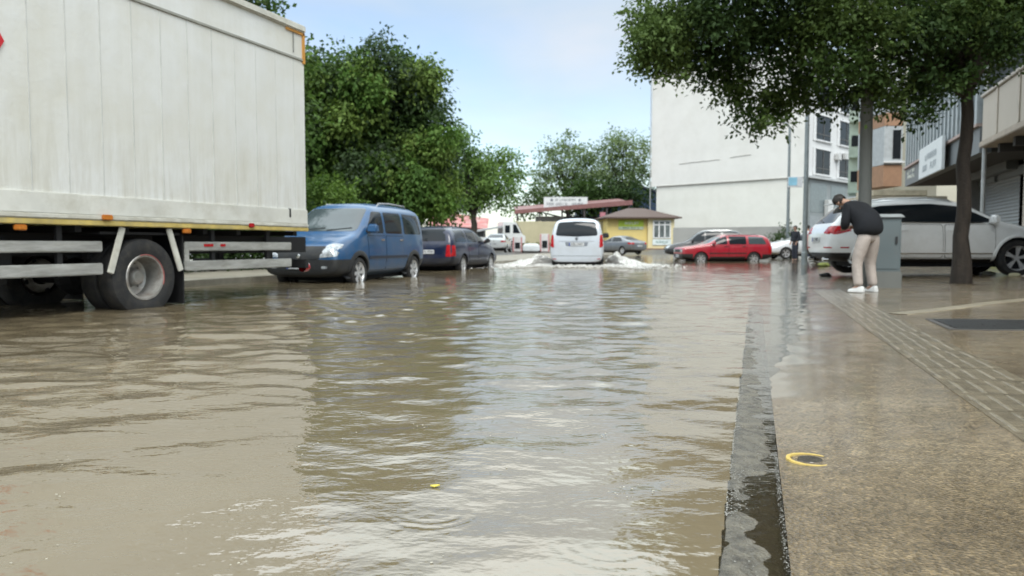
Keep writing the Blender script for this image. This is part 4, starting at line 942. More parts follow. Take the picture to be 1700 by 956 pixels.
# hedge row along the left pavement, behind truck and cars
for i in range(4):
    s0 = 4+i*4.6; c = world(-13.2, s0+2.3, .1)
    t = thing('hedge', 'dark clipped hedge along the far pavement, hidden behind truck and parked cars', 'hedge', c, -TH, group='hedges along the far pavement')
    if i == 0:
        cl0 = [(Vector((Rr.uniform(-.3, .3), y, z)), (.55, .6, .5), 1.0) for y in np.arange(-2, 2.1, .8) for z in (.45, 1.0, 1.5)]
        hedge_leaves = foliage('leaves', cl0, 9000, .13, DG, t, 81, shell=.6)
        m = MB()
        for y in (-1.6, -.5, .6, 1.7): m.tube([(0, y, -.1), (.05, y+.05, 1.2)], [.04, .02], 6)
        hedge_stems = m.build('stems', BARK, t)
    else:
        for o in (hedge_leaves, hedge_stems): c2 = o.copy(); COL.objects.link(c2); c2.parent = t

# ================================================================== buildings
def tex_wall(name, col, var=.05, dirt=None, vs=.6, rough=.75): return M(name, col, rough, var=var, vs=vs, bump=.08, bs=6, dirt=dirt)
# white apartment building: blank gable towards the road
A, B = pix(1081, 310, 82), pix(1335, 293, 70); A.z = B.z = 0; dAB = (B-A).normalized(); nAB = Vector((dAB.y, -dAB.x, 0))    # nAB faces the viewer
if nAB.y > 0: nAB = -nAB
back = -nAB; LAB = (B-A).length
t = thing('apartment_building', 'white apartment building with a huge blank side wall, right of the yellow house', 'building', A, math.atan2(dAB.y, dAB.x))
WW = tex_wall('white_render', (.70, .69, .66), .03, ((.55, .53, .48), .4, .5)); WR = tex_wall('white_front', (.62, .62, .62), .04)
GB = tex_wall('grey_plinth', (.33, .33, .32), .12); DW = M('dark_window', (.018, .02, .023), .15, var=.3, vs=1.0, rvar=.03, ior=1.25); FR = M('frame_white', (.66, .66, .66), .5); GS = tex_wall('grey_shop', (.23, .25, .255), .1)
zs_ = 7.1; zt_ = 18.9; dep = 16.0      # local x along the blank wall, y away from the viewer
m = MB(); m.box((LAB/2, dep/2, (zs_+zt_)/2), (LAB, dep, zt_-zs_)); up = m.build('wall', WW, t)
m = MB(); m.box((LAB/2+.3, dep/2+.06, zs_/2-.1), (LAB-.62, dep-.12, zs_+.2-.004)); m.build('wall', tex_wall('lower_render', (.71, .70, .65), .03, ((.56, .54, .48), .4, .5)), t)
m = MB(); m.box((LAB/2, dep/2, zt_+.12), (LAB+.2, dep+.2, .22)); m.build('roof_edge', M('roof_edge_grey', (.4, .4, .39), .6), t)
m = MB(); m.box((LAB/2, -.02, zs_-.02), (LAB, .05, .06)); m.build('ledge', M('ledge_grey', (.55, .54, .51), .7), t)
m = MB(); m.tube([(-.06, -.08, .3), (-.06, -.08, zt_)], .05, 8); m.build('downpipe', M('pipe_grey', (.35, .35, .35), .5), t)
for x0, x1, z in ((3.5, 8.2, 9.25), (9.4, 11.6, 9.45)):
    m = MB(); pts = [(x0+(x1-x0)*k/10, -.012, z+.1*k/10+random.uniform(-.03, .03)) for k in range(11)]; m.tube(pts, .035, 5); m.build('wall_scar', M('scar_grey', (.40, .39, .36), .8), t)
# street front, turning away at the near corner
m = MB(); m.box((LAB+.05, dep/2, (zs_+zt_)/2+.02), (.12, dep-.1, zt_-zs_-.1)); m.build('front_wall', WR, t)
m = MB(); m.box((LAB-.12, dep/2+.3, 3.4), (.6, dep-.9, 7.2)); shop = m.build('shop_front', GS, t)
m = MB(); m.box((LAB+.24, dep/2, zs_-.02), (.5, dep-.1, .2)); m.build('canopy', M('canopy_grey', (.45, .46, .46), .6), t)
for fl in range(4):
    for k in range(4):
        y = 2.2+k*5.5; z = zs_+.35+fl*3.2
        if y > dep-3: continue
        m = MB(); m.box((LAB+.115, y+1.6, z+1.2), (.02, 3.2, 2.3)); wn = m.build('window', DW, t)
        m = MB(); m.box((LAB+.17, y+1.6, z-.02), (.22, 3.6, .14)); m.build('sill', FR, wn); m = MB(); m.box((LAB+.15, y+1.6, z+2.42), (.16, 3.6, .12)); m.build('lintel', FR, wn)
        m = MB(); m.box((LAB+.14, y+1.6, z+1.2), (.04, .1, 2.28)); m.box((LAB+.14, y+1.6, z+.6), (.036, 3.1, .08)); m.build('window_frame', M('frame_dark', (.09, .085, .08), .5), wn)
        m = MB(); m.box((LAB+.155, y-.5, z+1.2), (.06, .45, 2.6)); m.build('pier', FR, wn)
for y, z in ((4.6, 10.0), (6.4, 10.2)):
    m = MB(); m.box((LAB+.35, y+2.2, z-.6), (.35, .8, .6)); m.build('air_conditioner', M('ac_white', (.55, .55, .54), .5), t, bevel=.02)
for y, w_ in ((1.0, 3.6), (5.6, 3.6), (10.2, 4.2)):
    m = MB(); m.box((LAB+.19, y+w_/2, 5.2), (.03, w_, 2.7)); m.build('shop_pane', M('shop_glass', (.16, .19, .2), .15, rvar=.05), shop)
    m = MB(); m.box((LAB+.19, y+w_/2, 1.9), (.03, w_, 3.2)); m.build('shutter', M('shop_shutter_grey', (.30, .32, .33), .5, .3), shop)
m = MB(); m.box((LAB+.45, 4.6, 4.3), (.4, 1.2, 1.6)); m.build('air_conditioner', M('ac_white', (.55, .55, .54), .5), t, bevel=.02)
# low grey wall in front of it
P0, P1 = pix(1118, 400, 50), pix(1318, 400, 46); P0.z = P1.z = 0; d_ = (P1-P0); Ln = d_.length
t = tag(MB().box((Ln/2, 0, .9), (Ln, .25, 2.0)).build('boundary_wall', GB, bevel=.02), 'low grey boundary wall at the foot of the white apartment building', 'wall'); t.location = P0; t.rotation_euler = (0, 0, math.atan2(d_.y, d_.x))
b = pix(1312, 412, 44.5); b.z = 0.05
t = thing('garden_shrub', 'small dark green shrub at the end of the low grey wall', 'shrub', b)
foliage('leaves', [(Vector((0, 0, .9)), (.7, .5, .6), 1), (Vector((.4, 0, .5)), (.6, .5, .5), 1), (Vector((-.4, 0, 1.1)), (.5, .4, .4), 1)], 2500, .15, DG, t, 91)
MB().tube([(0, 0, -.1), (.05, 0, .8)], [.05, .02], 6).build('stems', BARK, t)

# small yellow house
def house():
    Y = 70; a, b = pix(1008, 400, Y), pix(1118, 400, Y); wd = b.x-a.x; g = .32
    t = thing('yellow_house', 'small single storey yellow house with a brown hipped roof', 'building', (a.x, Y, g), R(3))
    YW = tex_wall('yellow_render', (.66, .52, .20), .05, ((.45, .38, .2), .4, 1.5)); zt = 2.95
    m = MB(); m.box((wd*.40, 3.0, zt/2), (wd*.80, 6.0, zt)); m.build('wall', YW, t)
    m = MB(); m.box((wd*.81, 2.9, zt/2+.001), (wd*.40, 6.4, zt-.004)); m.build('wall', tex_wall('yellow_render_pale', (.66, .57, .34), .05), t)
    e = .5; zr = zt+.95; x0, x1, y0, y1 = -.4, wd+.65, -.75, 6.7
    m = MB(); m.add([(x0, y0, zt-.05), (x1, y0, zt-.05), (x1, y1, zt-.05), (x0, y1, zt-.05), (x0, y0, zt+.07), (x1, y0, zt+.07), (x1, y1, zt+.07), (x0, y1, zt+.07), (x0+2.9, 3, zr+.1), (x1-2.7, 3, zr+.1)],
          [(3, 2, 1, 0), (0, 1, 5, 4), (1, 2, 6, 5), (2, 3, 7, 6), (3, 0, 4, 7), (4, 5, 9, 8), (5, 6, 9), (6, 7, 8, 9), (7, 4, 8)]); m.build('roof', M('brown_roof', (.095, .065, .055), .7, var=.25, vs=8, stretch=(1, 1, 6)), t)
    wx = wd*.82; m = MB(); m.box((wx, -.32, 1.9), (1.5, .04, 1.55)); w_ = m.build('window', M('house_glass', (.13, .15, .15), .1, var=.4, vs=1.5), t)
    m = MB(); 
    for dx in (-.78, -.27, .27, .78): m.box((wx+dx, -.345, 1.9), (.12, .06, 1.6))
    for dz in (1.12, 2.32, 2.68): m.box((wx, -.35, dz), (1.66, .05, .1))
    m.build('window_frame', FR, w_)
    m = MB(); m.box((wx, -.36, .72), (1.75, .05, .55)); sg = m.build('wall_sign', M('sign_pale', (.60, .66, .66), .5), t)
    m = MB(); marks(m, (wx-.55, -.39, .62), (1, 0, 0), (0, 0, 1), 1.1, .2, 8, 3, .006, nrm=Vector((0, -1, 0))); m.build('lettering', M('letter_green', (.10, .22, .2), .6), sg)
    m = MB(); m.box((wd*.36, -.03, 2.45), (2.35, .05, .62)); sg = m.build('wall_sign', M('sign_green', (.42, .55, .06), .5, var=.2, vs=3), t)
    m = MB(); m.box((wd*.36, -.035, 2.02), (2.35, .05, .26)); m.build('sign_strip', M('sign_strip_pale', (.45, .5, .38), .5), sg)
    m = MB(); marks(m, (wd*.36-1.05, -.066, 1.95), (1, 0, 0), (0, 0, 1), 2.1, .16, 18, 8, .006, nrm=Vector((0, -1, 0))); m.build('lettering', M('letter_dark_green', (.04, .10, .03), .6), sg)
    m = MB(); marks(m, (wd*.36-.75, -.062, 2.33), (1, 0, 0), (0, 0, 1), 1.5, .26, 9, 14, .006, nrm=Vector((0, -1, 0))); m.build('lettering', M('letter_white', (.75, .77, .7), .6), sg)
    m = MB(); m.box((wd*.5, -.45, .05), (wd*1.1, .9, .2)); m.build('plinth', M('terracotta_plinth', (.22, .14, .10), .7, var=.3), t)
house()
# cream yard wall
a, b = pix(856, 400, 72), pix(1012, 400, 72)
t = thing('yard_wall', 'long cream yard wall behind the moving white van', 'wall', (a.x, 72.4, .3))
m = MB(); m.box(((b.x-a.x)/2, 0, 1.35), (b.x-a.x, .25, 2.75)); m.build('wall', tex_wall('cream_wall', (.46, .41, .27), .08, ((.33, .31, .2), .5, .8)), t)
m = MB()
for k in range(5): m.box((.15+k*(b.x-a.x-.3)/4, -.08, 1.37), (.22, .12, 2.8))
m.build('wall_pier', tex_wall('cream_wall', (.46, .41, .27)), t)
g0 = pix(930, 408, 71); g0.z = .3
t = thing('verge_plants', 'yellow green weeds growing along the foot of the cream wall', 'plants', g0)
foliage('leaves', [(Vector((x, 0, .25)), (.6, .3, .35+.2*math.sin(x*3)), 1) for x in np.arange(-3.8, 3.9, .7)], 4500, .16, [(.13, .15, .035), (.09, .12, .03), (.05, .06, .025)], t, 93)
# open shed with red sheet roof
def shed():
    t = thing('open_shed', 'open shed with a long sloping dull red sheet roof and dark interior', 'building', (0, 0, 0)); Y0, Y1 = 76.0, 86.0
    p = [pix(854, 353, Y0), pix(1050, 338, Y0)]; x0, x1, z0, z1 = p[0].x, p[1].x, p[0].z, p[1].z
    m = MB(); m.add([(x0, Y0, z0), (x1, Y0, z1), (x1, Y1, z1+1.0), (x0, Y1, z0+1.0), (x0, Y0, z0+.12), (x1, Y0, z1+.12), (x1, Y1, z1+1.12), (x0, Y1, z0+1.12)], [(3, 2, 1, 0), (4, 5, 6, 7), (0, 1, 5, 4), (1, 2, 6, 5), (2, 3, 7, 6), (3, 0, 4, 7)])
    m.build('roof', M('red_sheet', (.19, .085, .08), .5, var=.2, vs=2, bump=.3, bs=4), t)
    m = MB(); m.add([(x0, Y0-.06, z0-.12), (x1, Y0-.06, z1-.12), (x1, Y0-.02, z1-.12), (x0, Y0-.02, z0-.12), (x0, Y0-.06, z0+.26), (x1, Y0-.06, z1+.36), (x1, Y0-.02, z1+.36), (x0, Y0-.02, z0+.26)], [(3, 2, 1, 0), (4, 5, 6, 7), (0, 1, 5, 4), (1, 2, 6, 5), (2, 3, 7, 6), (3, 0, 4, 7)])
    m.build('fascia', M('red_fascia', (.20, .09, .085), .55, var=.2), t)
    for k in range(6):
        x = x0+.3+(x1-x0-.6)*k/5; zt = z0+(z1-z0)*(x-x0)/(x1-x0); m = MB(); m.box((x, Y0+.2, zt/2+.1), (.16, .16, zt-.25)); m.build('post', M('post_dark', (.06, .05, .05), .6), t)
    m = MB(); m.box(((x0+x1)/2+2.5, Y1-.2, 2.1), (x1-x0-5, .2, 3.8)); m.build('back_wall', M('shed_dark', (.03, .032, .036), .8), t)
    m = MB(); m.box((pix(903, 378, 80).x+.6, 80, 3.0), (3.0, .1, 1.6)); m.build('white_panel', M('panel_white', (.6, .62, .64), .5), t)
    s = thing('roof_signboard', 'white signboard with two rows of dark lettering standing on the shed roof', 'sign', pix(939, 346, Y0+.6)); wd = 72/FP*(Y0+.6); ht = 1.15
    m = MB(); m.box((0, 0, ht/2), (wd, .12, ht)); bd = m.build('board', M('board_white', (.62, .63, .63), .5, dirt=((.4, .4, .4), .4, 2)), s)
    m = MB()
    for k in (-.4, 0, .4): m.box((wd*k, .08, -.2), (.08, .06, .6))
    m.build('frame', M('post_dark', (.06, .05, .05), .6), s)
    m = MB(); marks(m, (-wd*.43, -.065, .28), (1, 0, 0), (0, 0, 1), wd*.86, .30, 21, 5, .008, nrm=Vector((0, -1, 0))); marks(m, (-wd*.24, -.065, .74), (1, 0, 0), (0, 0, 1), wd*.48, .22, 13, 6, .008, nrm=Vector((0, -1, 0))); m.build('lettering', M('letter_slate', (.16, .17, .19), .6), bd)
    for k in (-.32, .32):
        m = MB(); m.lathe([(.001, 0), (.14, 0), (.14, .02)], 14, 'y', (wd*k, -.08, .85)); m.build('round_mark', M('letter_slate', (.16, .17, .19), .6), bd)
    m = MB(); sx = pix(1000, 360, 75.5); s2 = thing('hanging_sign', 'small pink and white sign on a post under the shed roof', 'sign', (sx.x, 75.3, .3))
    m = MB(); m.tube([(0, 0, 0), (0, 0, 3.9)], .05, 8); m.build('post', M('post_dark', (.06, .05, .05), .6), s2)
    m = MB(); m.box((0, -.08, 3.4), (.6, .06, .7)); m.build('panel', M('pink_panel', (.42, .17, .2), .5), s2, bevel=.05)
    m = MB(); m.box((0, -.08, 2.7), (.45, .06, .45)); m.build('panel', M('panel_white', (.6, .62, .64), .5), s2, bevel=.05)
shed()
# dark blue industrial hall
Y = 108; a, b = pix(975, 345, Y), pix(1125, 345, Y); z0 = pix(1000, 330, Y).z; z1 = pix(1000, 302, Y).z
t = thing('industrial_hall', 'dark blue gabled industrial hall behind the yellow house and the trees', 'building', (a.x, Y, .3)); wd = b.x-a.x
m = MB(); m.add([(0, 0, 0), (wd, 0, 0), (wd, 0, z0-.3), (wd*.42, 0, z1-.3), (0, 0, z0-.3), (0, 22, 0), (wd, 22, 0), (wd, 22, z0-.3), (wd*.42, 22, z1-.3), (0, 22, z0-.3)], [(4, 3, 2, 1, 0), (5, 6, 7, 8, 9), (0, 1, 6, 5), (1, 2, 7, 6), (0, 5, 9, 4)])
m.build('wall', M('blue_cladding', (.02, .042, .085), .55, var=.2, vs=1, stretch=(6, 6, .3)), t)
m = MB(); 
m.add([(-.3, -.3, z0-.42), (wd*.42, -.3, z1-.28), (wd+.3, -.3, z0-.45), (wd+.3, 22.3, z0-.45), (wd*.42, 22.3, z1-.28), (-.3, 22.3, z0-.42), (-.3, -.3, z0-.2), (wd*.42, -.3, z1-.05), (wd+.3, -.3, z0-.22), (wd+.3, 22.3, z0-.22), (wd*.42, 22.3, z1-.05), (-.3, 22.3, z0-.2)],
      [(0, 1, 7, 6), (1, 2, 8, 7), (6, 7, 10, 11), (7, 8, 9, 10), (2, 3, 9, 8), (5, 0, 6, 11), (0, 5, 4, 1), (1, 4, 3, 2), (3, 4, 10, 9), (4, 5, 11, 10)]); m.build('roof', M('hall_roof', (.05, .06, .075), .5, var=.2), t)
# red-roofed building far left of centre
def red_roof_house():
    Y = 74; a, b = pix(715, 370, Y), pix(806, 370, Y); wd = b.x-a.x; z0 = pix(735, 374, Y).z; z1 = pix(735, 352, Y).z
    t = thing('red_roofed_building', 'low building with a sloping red tiled roof behind the navy estate car', 'building', (a.x, Y, .3))
    m = MB(); m.box((wd/2, 3, (z0-.5)/2), (wd-.4, 5.6, z0-.3)); m.build('wall', M('dark_wall', (.07, .07, .07), .7, var=.3), t)
    m = MB(); m.add([(-.2, -.6, z0-.35), (wd+.2, -.6, z0-.75), (wd+.2, 4, z1-.9), (-.2, 4, z1-.15), (-.2, -.6, z0-.22), (wd+.2, -.6, z0-.62), (wd+.2, 4, z1-.75), (-.2, 4, z1)], [(3, 2, 1, 0), (4, 5, 6, 7), (0, 1, 5, 4), (1, 2, 6, 5), (2, 3, 7, 6), (3, 0, 4, 7)])
    m.build('roof', M('red_tiles', (.34, .10, .09), .6, var=.3, vs=1.2, dirt=((.5, .45, .42), .7, .8)), t)
red_roof_house()
# barrier booths
for i, (px, lab, h) in enumerate(((859, 'small white booth with pink edges, left of the moving van', 1.25), (904, 'small white booth with pink edges, half hidden by the moving van', 1.5))):
    p = pix(px, 412, 63); t = thing('barrier_booth', lab, 'booth', (p.x, 63, .2), group='booths by the yard gate'); w_ = .8
    m = MB(); m.box((0, 0, h/2), (w_, .6, h)); m.build('cabinet', M('booth_white', (.6, .58, .58), .5), t, bevel=.04)
    for sg in (1, -1): m = MB(); m.box((sg*(w_/2-.06), -.31, h/2), (.1, .03, h*.96)); m.build('edge_strip', M('booth_pink', (.52, .22, .22), .5), t)
    m = MB(); m.box((0, -.31, h*.42), (.42, .03, h*.4)); m.build('panel', DW, t)
p = pix(882, 410, 62); t = thing('parked_car', 'tiny pale grey car bonnet between the two booths', 'car', (p.x, 62.6, .15), R(90))
m = MB(); m.add([(-.9, -.7, .1), (.9, -.7, .1), (.9, .7, .1), (-.9, .7, .1), (-.8, -.7, .55), (.7, -.6, .42), (.7, .6, .42), (-.8, .7, .55), (-.5, -.5, .75), (.1, -.5, .7), (.1, .5, .7), (-.5, .5, .75)], [(3, 2, 1, 0), (0, 1, 5, 4), (1, 2, 6, 5), (2, 3, 7, 6), (3, 0, 4, 7), (4, 5, 9, 8), (5, 6, 10, 9), (6, 7, 11, 10), (7, 4, 8, 11), (8, 9, 10, 11)])
m.build('body', paint('pale_grey', (.45, .47, .48)), t, bevel=.06, smooth=True); wheel_set(t, [(.5, .68, .2), (.5, -.68, .2), (-.5, .68, .2), (-.5, -.68, .2)], .2, .14, 5, seg=16)

# ---- right hand street front, parallel to the road. local frame: x along the street away from the viewer, y towards the road
FD = Vector((.332, .943, 0)); FN = Vector((.943, -.332, 0)); FA = math.atan2(FD.y, FD.x)
def fs(px, py, q):
    u = (px-850)/FP; Y = q/(.943*u-.332); p = pix(px, py, Y); return p.x*FD.x+p.y*FD.y, p.z
def front(name, label, s0, cat='building'):
    return thing(name, label, cat, FD*s0, FA)       # local y = -(q)
def fbox(t, name, mat, s0, s1, q0, q1, z0, z1, base, bevel=0.0):
    m = MB(); m.box(((s0+s1)/2-base, -(q0+q1)/2, (z0+z1)/2), (abs(s1-s0), abs(q1-q0), z1-z0)); return m.build(name, mat, t, bevel=bevel)
# nearest: beige building with balcony
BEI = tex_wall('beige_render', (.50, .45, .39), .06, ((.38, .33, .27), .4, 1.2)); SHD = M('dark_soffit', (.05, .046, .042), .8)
sA = fs(1622, 245, 5.3)[0]; sN = sA-13
t = front('beige_building', 'beige building with a long solid balcony at the right edge of the view', sN)
fbox(t, 'wall', BEI, sN, sA, 6.55, 15, 4.0, 14, sN); 
fbox(t, 'balcony', BEI, sN, sA, 5.3, 5.45, 3.62, 4.82, sN, .02); fbox(t, 'balcony_side', BEI, sA-.15, sA-.002, 5.452, 6.548, 3.62, 4.82, sN)
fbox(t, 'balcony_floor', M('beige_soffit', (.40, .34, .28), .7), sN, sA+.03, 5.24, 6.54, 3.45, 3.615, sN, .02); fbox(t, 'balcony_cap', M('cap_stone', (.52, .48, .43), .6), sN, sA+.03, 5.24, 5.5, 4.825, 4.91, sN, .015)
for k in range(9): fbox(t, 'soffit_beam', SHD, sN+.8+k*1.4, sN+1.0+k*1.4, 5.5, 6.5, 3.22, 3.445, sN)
for k in range(5): fbox(t, 'balcony_pilaster', M('pilaster_beige', (.46, .41, .35), .7), sA-1.6-k*1.9, sA-1.45-k*1.9, 5.27, 5.298, 3.64, 4.80, sN)
for k in range(4):
    o = fbox(t, 'window', M('curtained_glass', (.36, .37, .36), .12, var=.35, vs=1.2, stretch=(4, 4, .4)), sA-2.6-k*2.9, sA-.7-k*2.9, 6.50, 6.548, 4.1, 6.9, sN); fbox(o, 'window_frame', FR, sA-1.70-k*2.9, sA-1.60-k*2.9, 6.46, 6.498, 4.1, 6.9, sN)
    fbox(t, 'window', DW, sA-2.6-k*2.9, sA-.7-k*2.9, 6.50, 6.548, 8.0, 9.8, sN)
m = MB(); m.tube([(sA+.1-sN, -5.4, .1), (sA+.1-sN, -5.4, 12)], .06, 8); m.build('downpipe', M('pipe_light', (.45, .46, .46), .4, .3), t, smooth=True)
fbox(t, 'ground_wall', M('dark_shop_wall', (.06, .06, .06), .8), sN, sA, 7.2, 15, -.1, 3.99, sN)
SHU = M('shutter_grey', (.30, .32, .33), .45, .3, var=.1, vs=2)
def shutter(t, s0, s1, q, z0, z1, base, mat):
    m = MB(); n = int((z1-z0)/.11); vs, fcs = [], []
    for i in range(n+1):
        z = z0+(z1-z0)*i/n
        for k, (dz, dq) in enumerate(((0, 0), (.075, .022))): vs += [(s0-base, -(q+dq), z+dz), (s1-base, -(q+dq), z+dz)]
    for i in range(2*n): fcs.append((2*i, 2*i+1, 2*i+3, 2*i+2))
    m.add(vs, fcs); o = m.build('roller_shutter', mat, t)
    b2 = MB(); b2.box(((s0+s1)/2-base, -q+.2, z1+.15), (s1-s0, .35, .3)); b2.build('shutter_box', M('shutter_box_grey', (.13, .14, .14), .5), o, bevel=.02)
    return o
s1_, s0_ = fs(1622, 300, 7.0)[0], fs(1687, 300, 7.0)[0]
shutter(t, s0_, s1_, 7.0, .55, 3.1, sN, SHU)
fbox(t, 'bright_display', M('display_yellow_green', (.38, .42, .10), .5, var=.5, vs=3), s0_, s1_, 7.05, 7.15, .1, .56, sN)
sp_ = fs(1693, 300, 6.4)[0]; fbox(t, 'pillar', BEI, sp_-.6, sp_, 6.4, 7.1, -.1, 3.44, sN, .02); fbox(t, 'pillar', M('pillar_grey', (.22, .22, .22), .6), s1_+.02, s1_+.3, 6.6, 7.1, -.1, 3.44, sN, .02)
# grey building with vertical fins
s0, s1 = sA+.25, fs(1498, 300, 5.3)[0]
t = front('grey_shop_building', 'grey building with vertical fins and a white signboard, beyond the beige balcony', s0)
fbox(t, 'wall', M('slate_wall', (.10, .115, .125), .5, var=.2), s0, s1, 5.55, 15, 4.18, 11, s0); fbox(t, 'fascia', M('fascia_grey', (.155, .17, .18), .5, var=.12, vs=1), s0, s1, 5.3, 5.6, 3.35, 4.08, s0)
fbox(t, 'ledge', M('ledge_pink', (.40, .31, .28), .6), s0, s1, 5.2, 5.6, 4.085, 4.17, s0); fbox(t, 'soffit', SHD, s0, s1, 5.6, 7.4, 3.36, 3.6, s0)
n = int((s1-s0)/.62)
for k in range(n): fbox(t, 'fin', M('fin_grey', (.36, .40, .42), .4, .2), s0+.2+k*.62, s0+.46+k*.62, 5.25, 5.52, 4.2, 9.5, s0)
for k in range(n//2): fbox(t, 'window_pane', M('teal_glass', (.05, .10, .12), .08, var=.3), s0+.5+k*1.24, s0+1.42+k*1.24, 5.52, 5.548, 4.7, 7.2, s0)
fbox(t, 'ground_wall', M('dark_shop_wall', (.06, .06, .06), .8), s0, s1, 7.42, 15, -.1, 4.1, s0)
shutter(t, s0+.4, s0+4.8, 7.3, .1, 2.9, s0, M('shutter_dark', (.13, .14, .145), .5, .2)); shutter(t, s0+5.3, s0+10.5, 7.3, .1, 2.9, s0, M('shutter_dark', (.13, .14, .145), .5, .2))
m = MB(); sx = s1-2.6-s0
for zz_ in (3.62, 3.82): marks(m, (sx+1.9, -5.292, zz_), (-1, 0, 0), (0, 0, 1), 1.8, .13, 8, int(zz_*10), .006, nrm=Vector((0, 1, 0)))
m.build('lettering', M('letter_white', (.75, .77, .7), .6), t)
sa, za = fs(1521, 252, 5.05); sb, zb = fs(1558, 237, 5.05)
t2 = thing('white_signboard', 'blank looking white signboard on the grey shop building', 'sign', FD*sb, FA)
m = MB(); m.box(((sa-sb)/2, -5.08, 3.80), (sa-sb, .1, 1.12)); o = m.build('board', M('board_bright', (.70, .74, .76), .4, var=.06), t2, bevel=.015)
m = MB(); marks(m, ((sa-sb)*.8, -5.02, 3.45), (-1, 0, 0), (0, 0, 1), (sa-sb)*.6, .22, 9, 44, .004, nrm=Vector((0, 1, 0))); marks(m, ((sa-sb)*.7, -5.02, 3.82), (-1, 0, 0), (0, 0, 1), (sa-sb)*.5, .2, 7, 45, .004, nrm=Vector((0, 1, 0))); m.build('lettering', M('letter_faint', (.5, .54, .57), .6), o)
# bay-window building
p0 = pix(1466, 300, 40); p1 = pix(1497, 300, 40)
t = thing('bay_window_building', 'cream building with an orange and grey bay window behind the concrete pole', 'building', (p0.x, 40, 0))
wb = p1.x-p0.x
m = MB(); m.box((wb/2, 1.5, 4.42), (wb, 3, 1.12)); m.build('bay_base', M('orange_render', (.33, .19, .115), .7, var=.12), t)
m = MB(); m.box((wb/2, 1.5, 6.0), (wb, 3, 2.0)); bay = m.build('bay', M('bay_grey', (.40, .42, .43), .5), t)
m = MB(); m.box((wb*.68, -.012, 6.05), (wb*.42, .03, 1.5)); m.build('window', DW, bay); m = MB(); m.box((wb/2, -.08, 5.12), (wb+.1, .14, .09)); m.build('sill', FR, bay)
m = MB(); m.box((wb/2, 1.5, 7.36), (wb, 3, .68)); m.build('bay_base', M('orange_render', (.33, .19, .115), .7, var=.12), t)
m = MB(); m.box((wb/2, 1.5, 9.2), (wb, 3, 3.0)); m.build('bay', M('bay_grey', (.40, .42, .43), .5), t)
pc = pix(1442, 300, 45); m = MB(); m.box(((pc.x-p0.x+2.2), 5.6, 6.2), (4.4, 1.2, 13)); m.build('wall', tex_wall('cream_front', (.60, .57, .47), .06), t)
m = MB(); m.box((22.7-p0.x+2, 4, 6), (4, 7, 12)); m.build('wall', tex_wall('cream_front', (.60, .57, .47), .06), t)
c0 = pix(1440, 330, 35); c1 = pix(1575, 330, 35); m = MB(); m.box(((c0.x+c1.x)/2-p0.x, -3.6, 2.95), (c1.x-c0.x, 2.6, .16)); m.box(((c0.x+c1.x)/2-p0.x, -3.4, 3.22), (c1.x-c0.x-1.2, 1.8, .26)); m.build('canopy', M('canopy_beige', (.45, .40, .31), .6, var=.2), t, bevel=.02)
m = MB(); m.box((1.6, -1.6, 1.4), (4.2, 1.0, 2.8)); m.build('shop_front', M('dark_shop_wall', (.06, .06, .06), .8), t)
# pale green building slice behind the pole
pg = pix(1408, 300, 50); t = thing('pale_green_building', 'narrow pale green building with stacked bays just left of the concrete pole', 'building', (pg.x, 50, 0), R(-25))
m = MB(); m.box((1.0, 1.0, 6.5), (2.0, 2.0, 13.4)); m.build('wall', M('pale_green', (.50, .56, .49), .7, var=.08), t)
for k in range(4): m = MB(); m.box((.45, -.32, 4.9+k*2.3), (.9, .6, 1.5)); o = m.build('bay', M('bay_pale_green', (.42, .50, .43), .6), t); m = MB(); m.box((.45, -.63, 5.2+k*2.3), (.6, .02, .7)); m.build('window', DW, o)
m = MB(); m.box((.7, -.6, 3.1), (1.5, 1.0, 1.6)); m.build('shop_sign', M('sign_white_blue', (.62, .66, .70), .5, var=.15, vs=4), t)

# ================================================================== street furniture
CONC = M('pole_concrete', (.15, .155, .145), .75, var=.2, vs=3, bump=.2, bs=40, stretch=(1, 1, .3), dirt=((.11, .11, .1), .5, 3))
b = pix(1434, 440, 13.35); b.z = rz(b.x, b.y)
t = thing('concrete_pole', 'thick grey concrete utility pole behind the bending person', 'pole', b)
MB().tube([(0, 0, -.2), (-.02, 0, 3), (-.05, 0, 9.5)], [.115, .102, .085], 16).build('shaft', CONC, t, smooth=True)
m = MB(); m.box((0, 0, 8.6), (1.5, .1, .1)); m.build('crossarm', CONC, t, bevel=.01)
# lamp post, nearer one
def lamp(px, Y, h, r, label, arm):
    b = pix(px, 420, Y); q, s = qs(b.x, b.y); b.z = float(pave_z(q, s)); t = thing('lamp_post', label, 'lamp post', b)
    G = M('lamp_grey', (.23, .26, .27), .45, .5, var=.15); MB().tube([(0, 0, -.1), (0, 0, .5), (0, 0, .52), (0, 0, h)], [r*1.3, r*1.25, r, r*.7], 12).build('shaft', G, t, smooth=True)
    a = MB(); a.tube([(0, 0, h-.05), (-arm*.3, 0, h+.22), (-arm, 0, h+.3)], [r*.6, r*.5, r*.4], 8); ar = a.build('arm', G, t, smooth=True)
    m = MB(); m.box((-arm-.25, 0, h+.3), (.6, .2, .1), taper=.7); m.build('lamp_head', M('lamp_head_grey', (.4, .42, .42), .4), ar, bevel=.02)
    return t
lamp(1335.5, 29, 9.0, .095, 'grey lamp post in front of the white building, rising into the tree', 1.2)
lamp(1307, 44, 7.6, .10, 'slim lamp post with a short arm before the blank white wall', .7)
p = pix(1322, 302, 28.8); t = thing('street_sign', 'small pale blue and white street sign fixed to the lamp post', 'sign', p)
m = MB(); m.box((-.04, 0, 0), (.56, .03, .40)); o = m.build('panel', M('sign_white', (.62, .64, .68), .45), t, bevel=.01); m = MB(); m.box((-.14, -.02, .02), (.32, .012, .3)); m.build('blue_field', M('sign_sky_blue', (.28, .55, .72), .45, var=.2, vs=4), o)
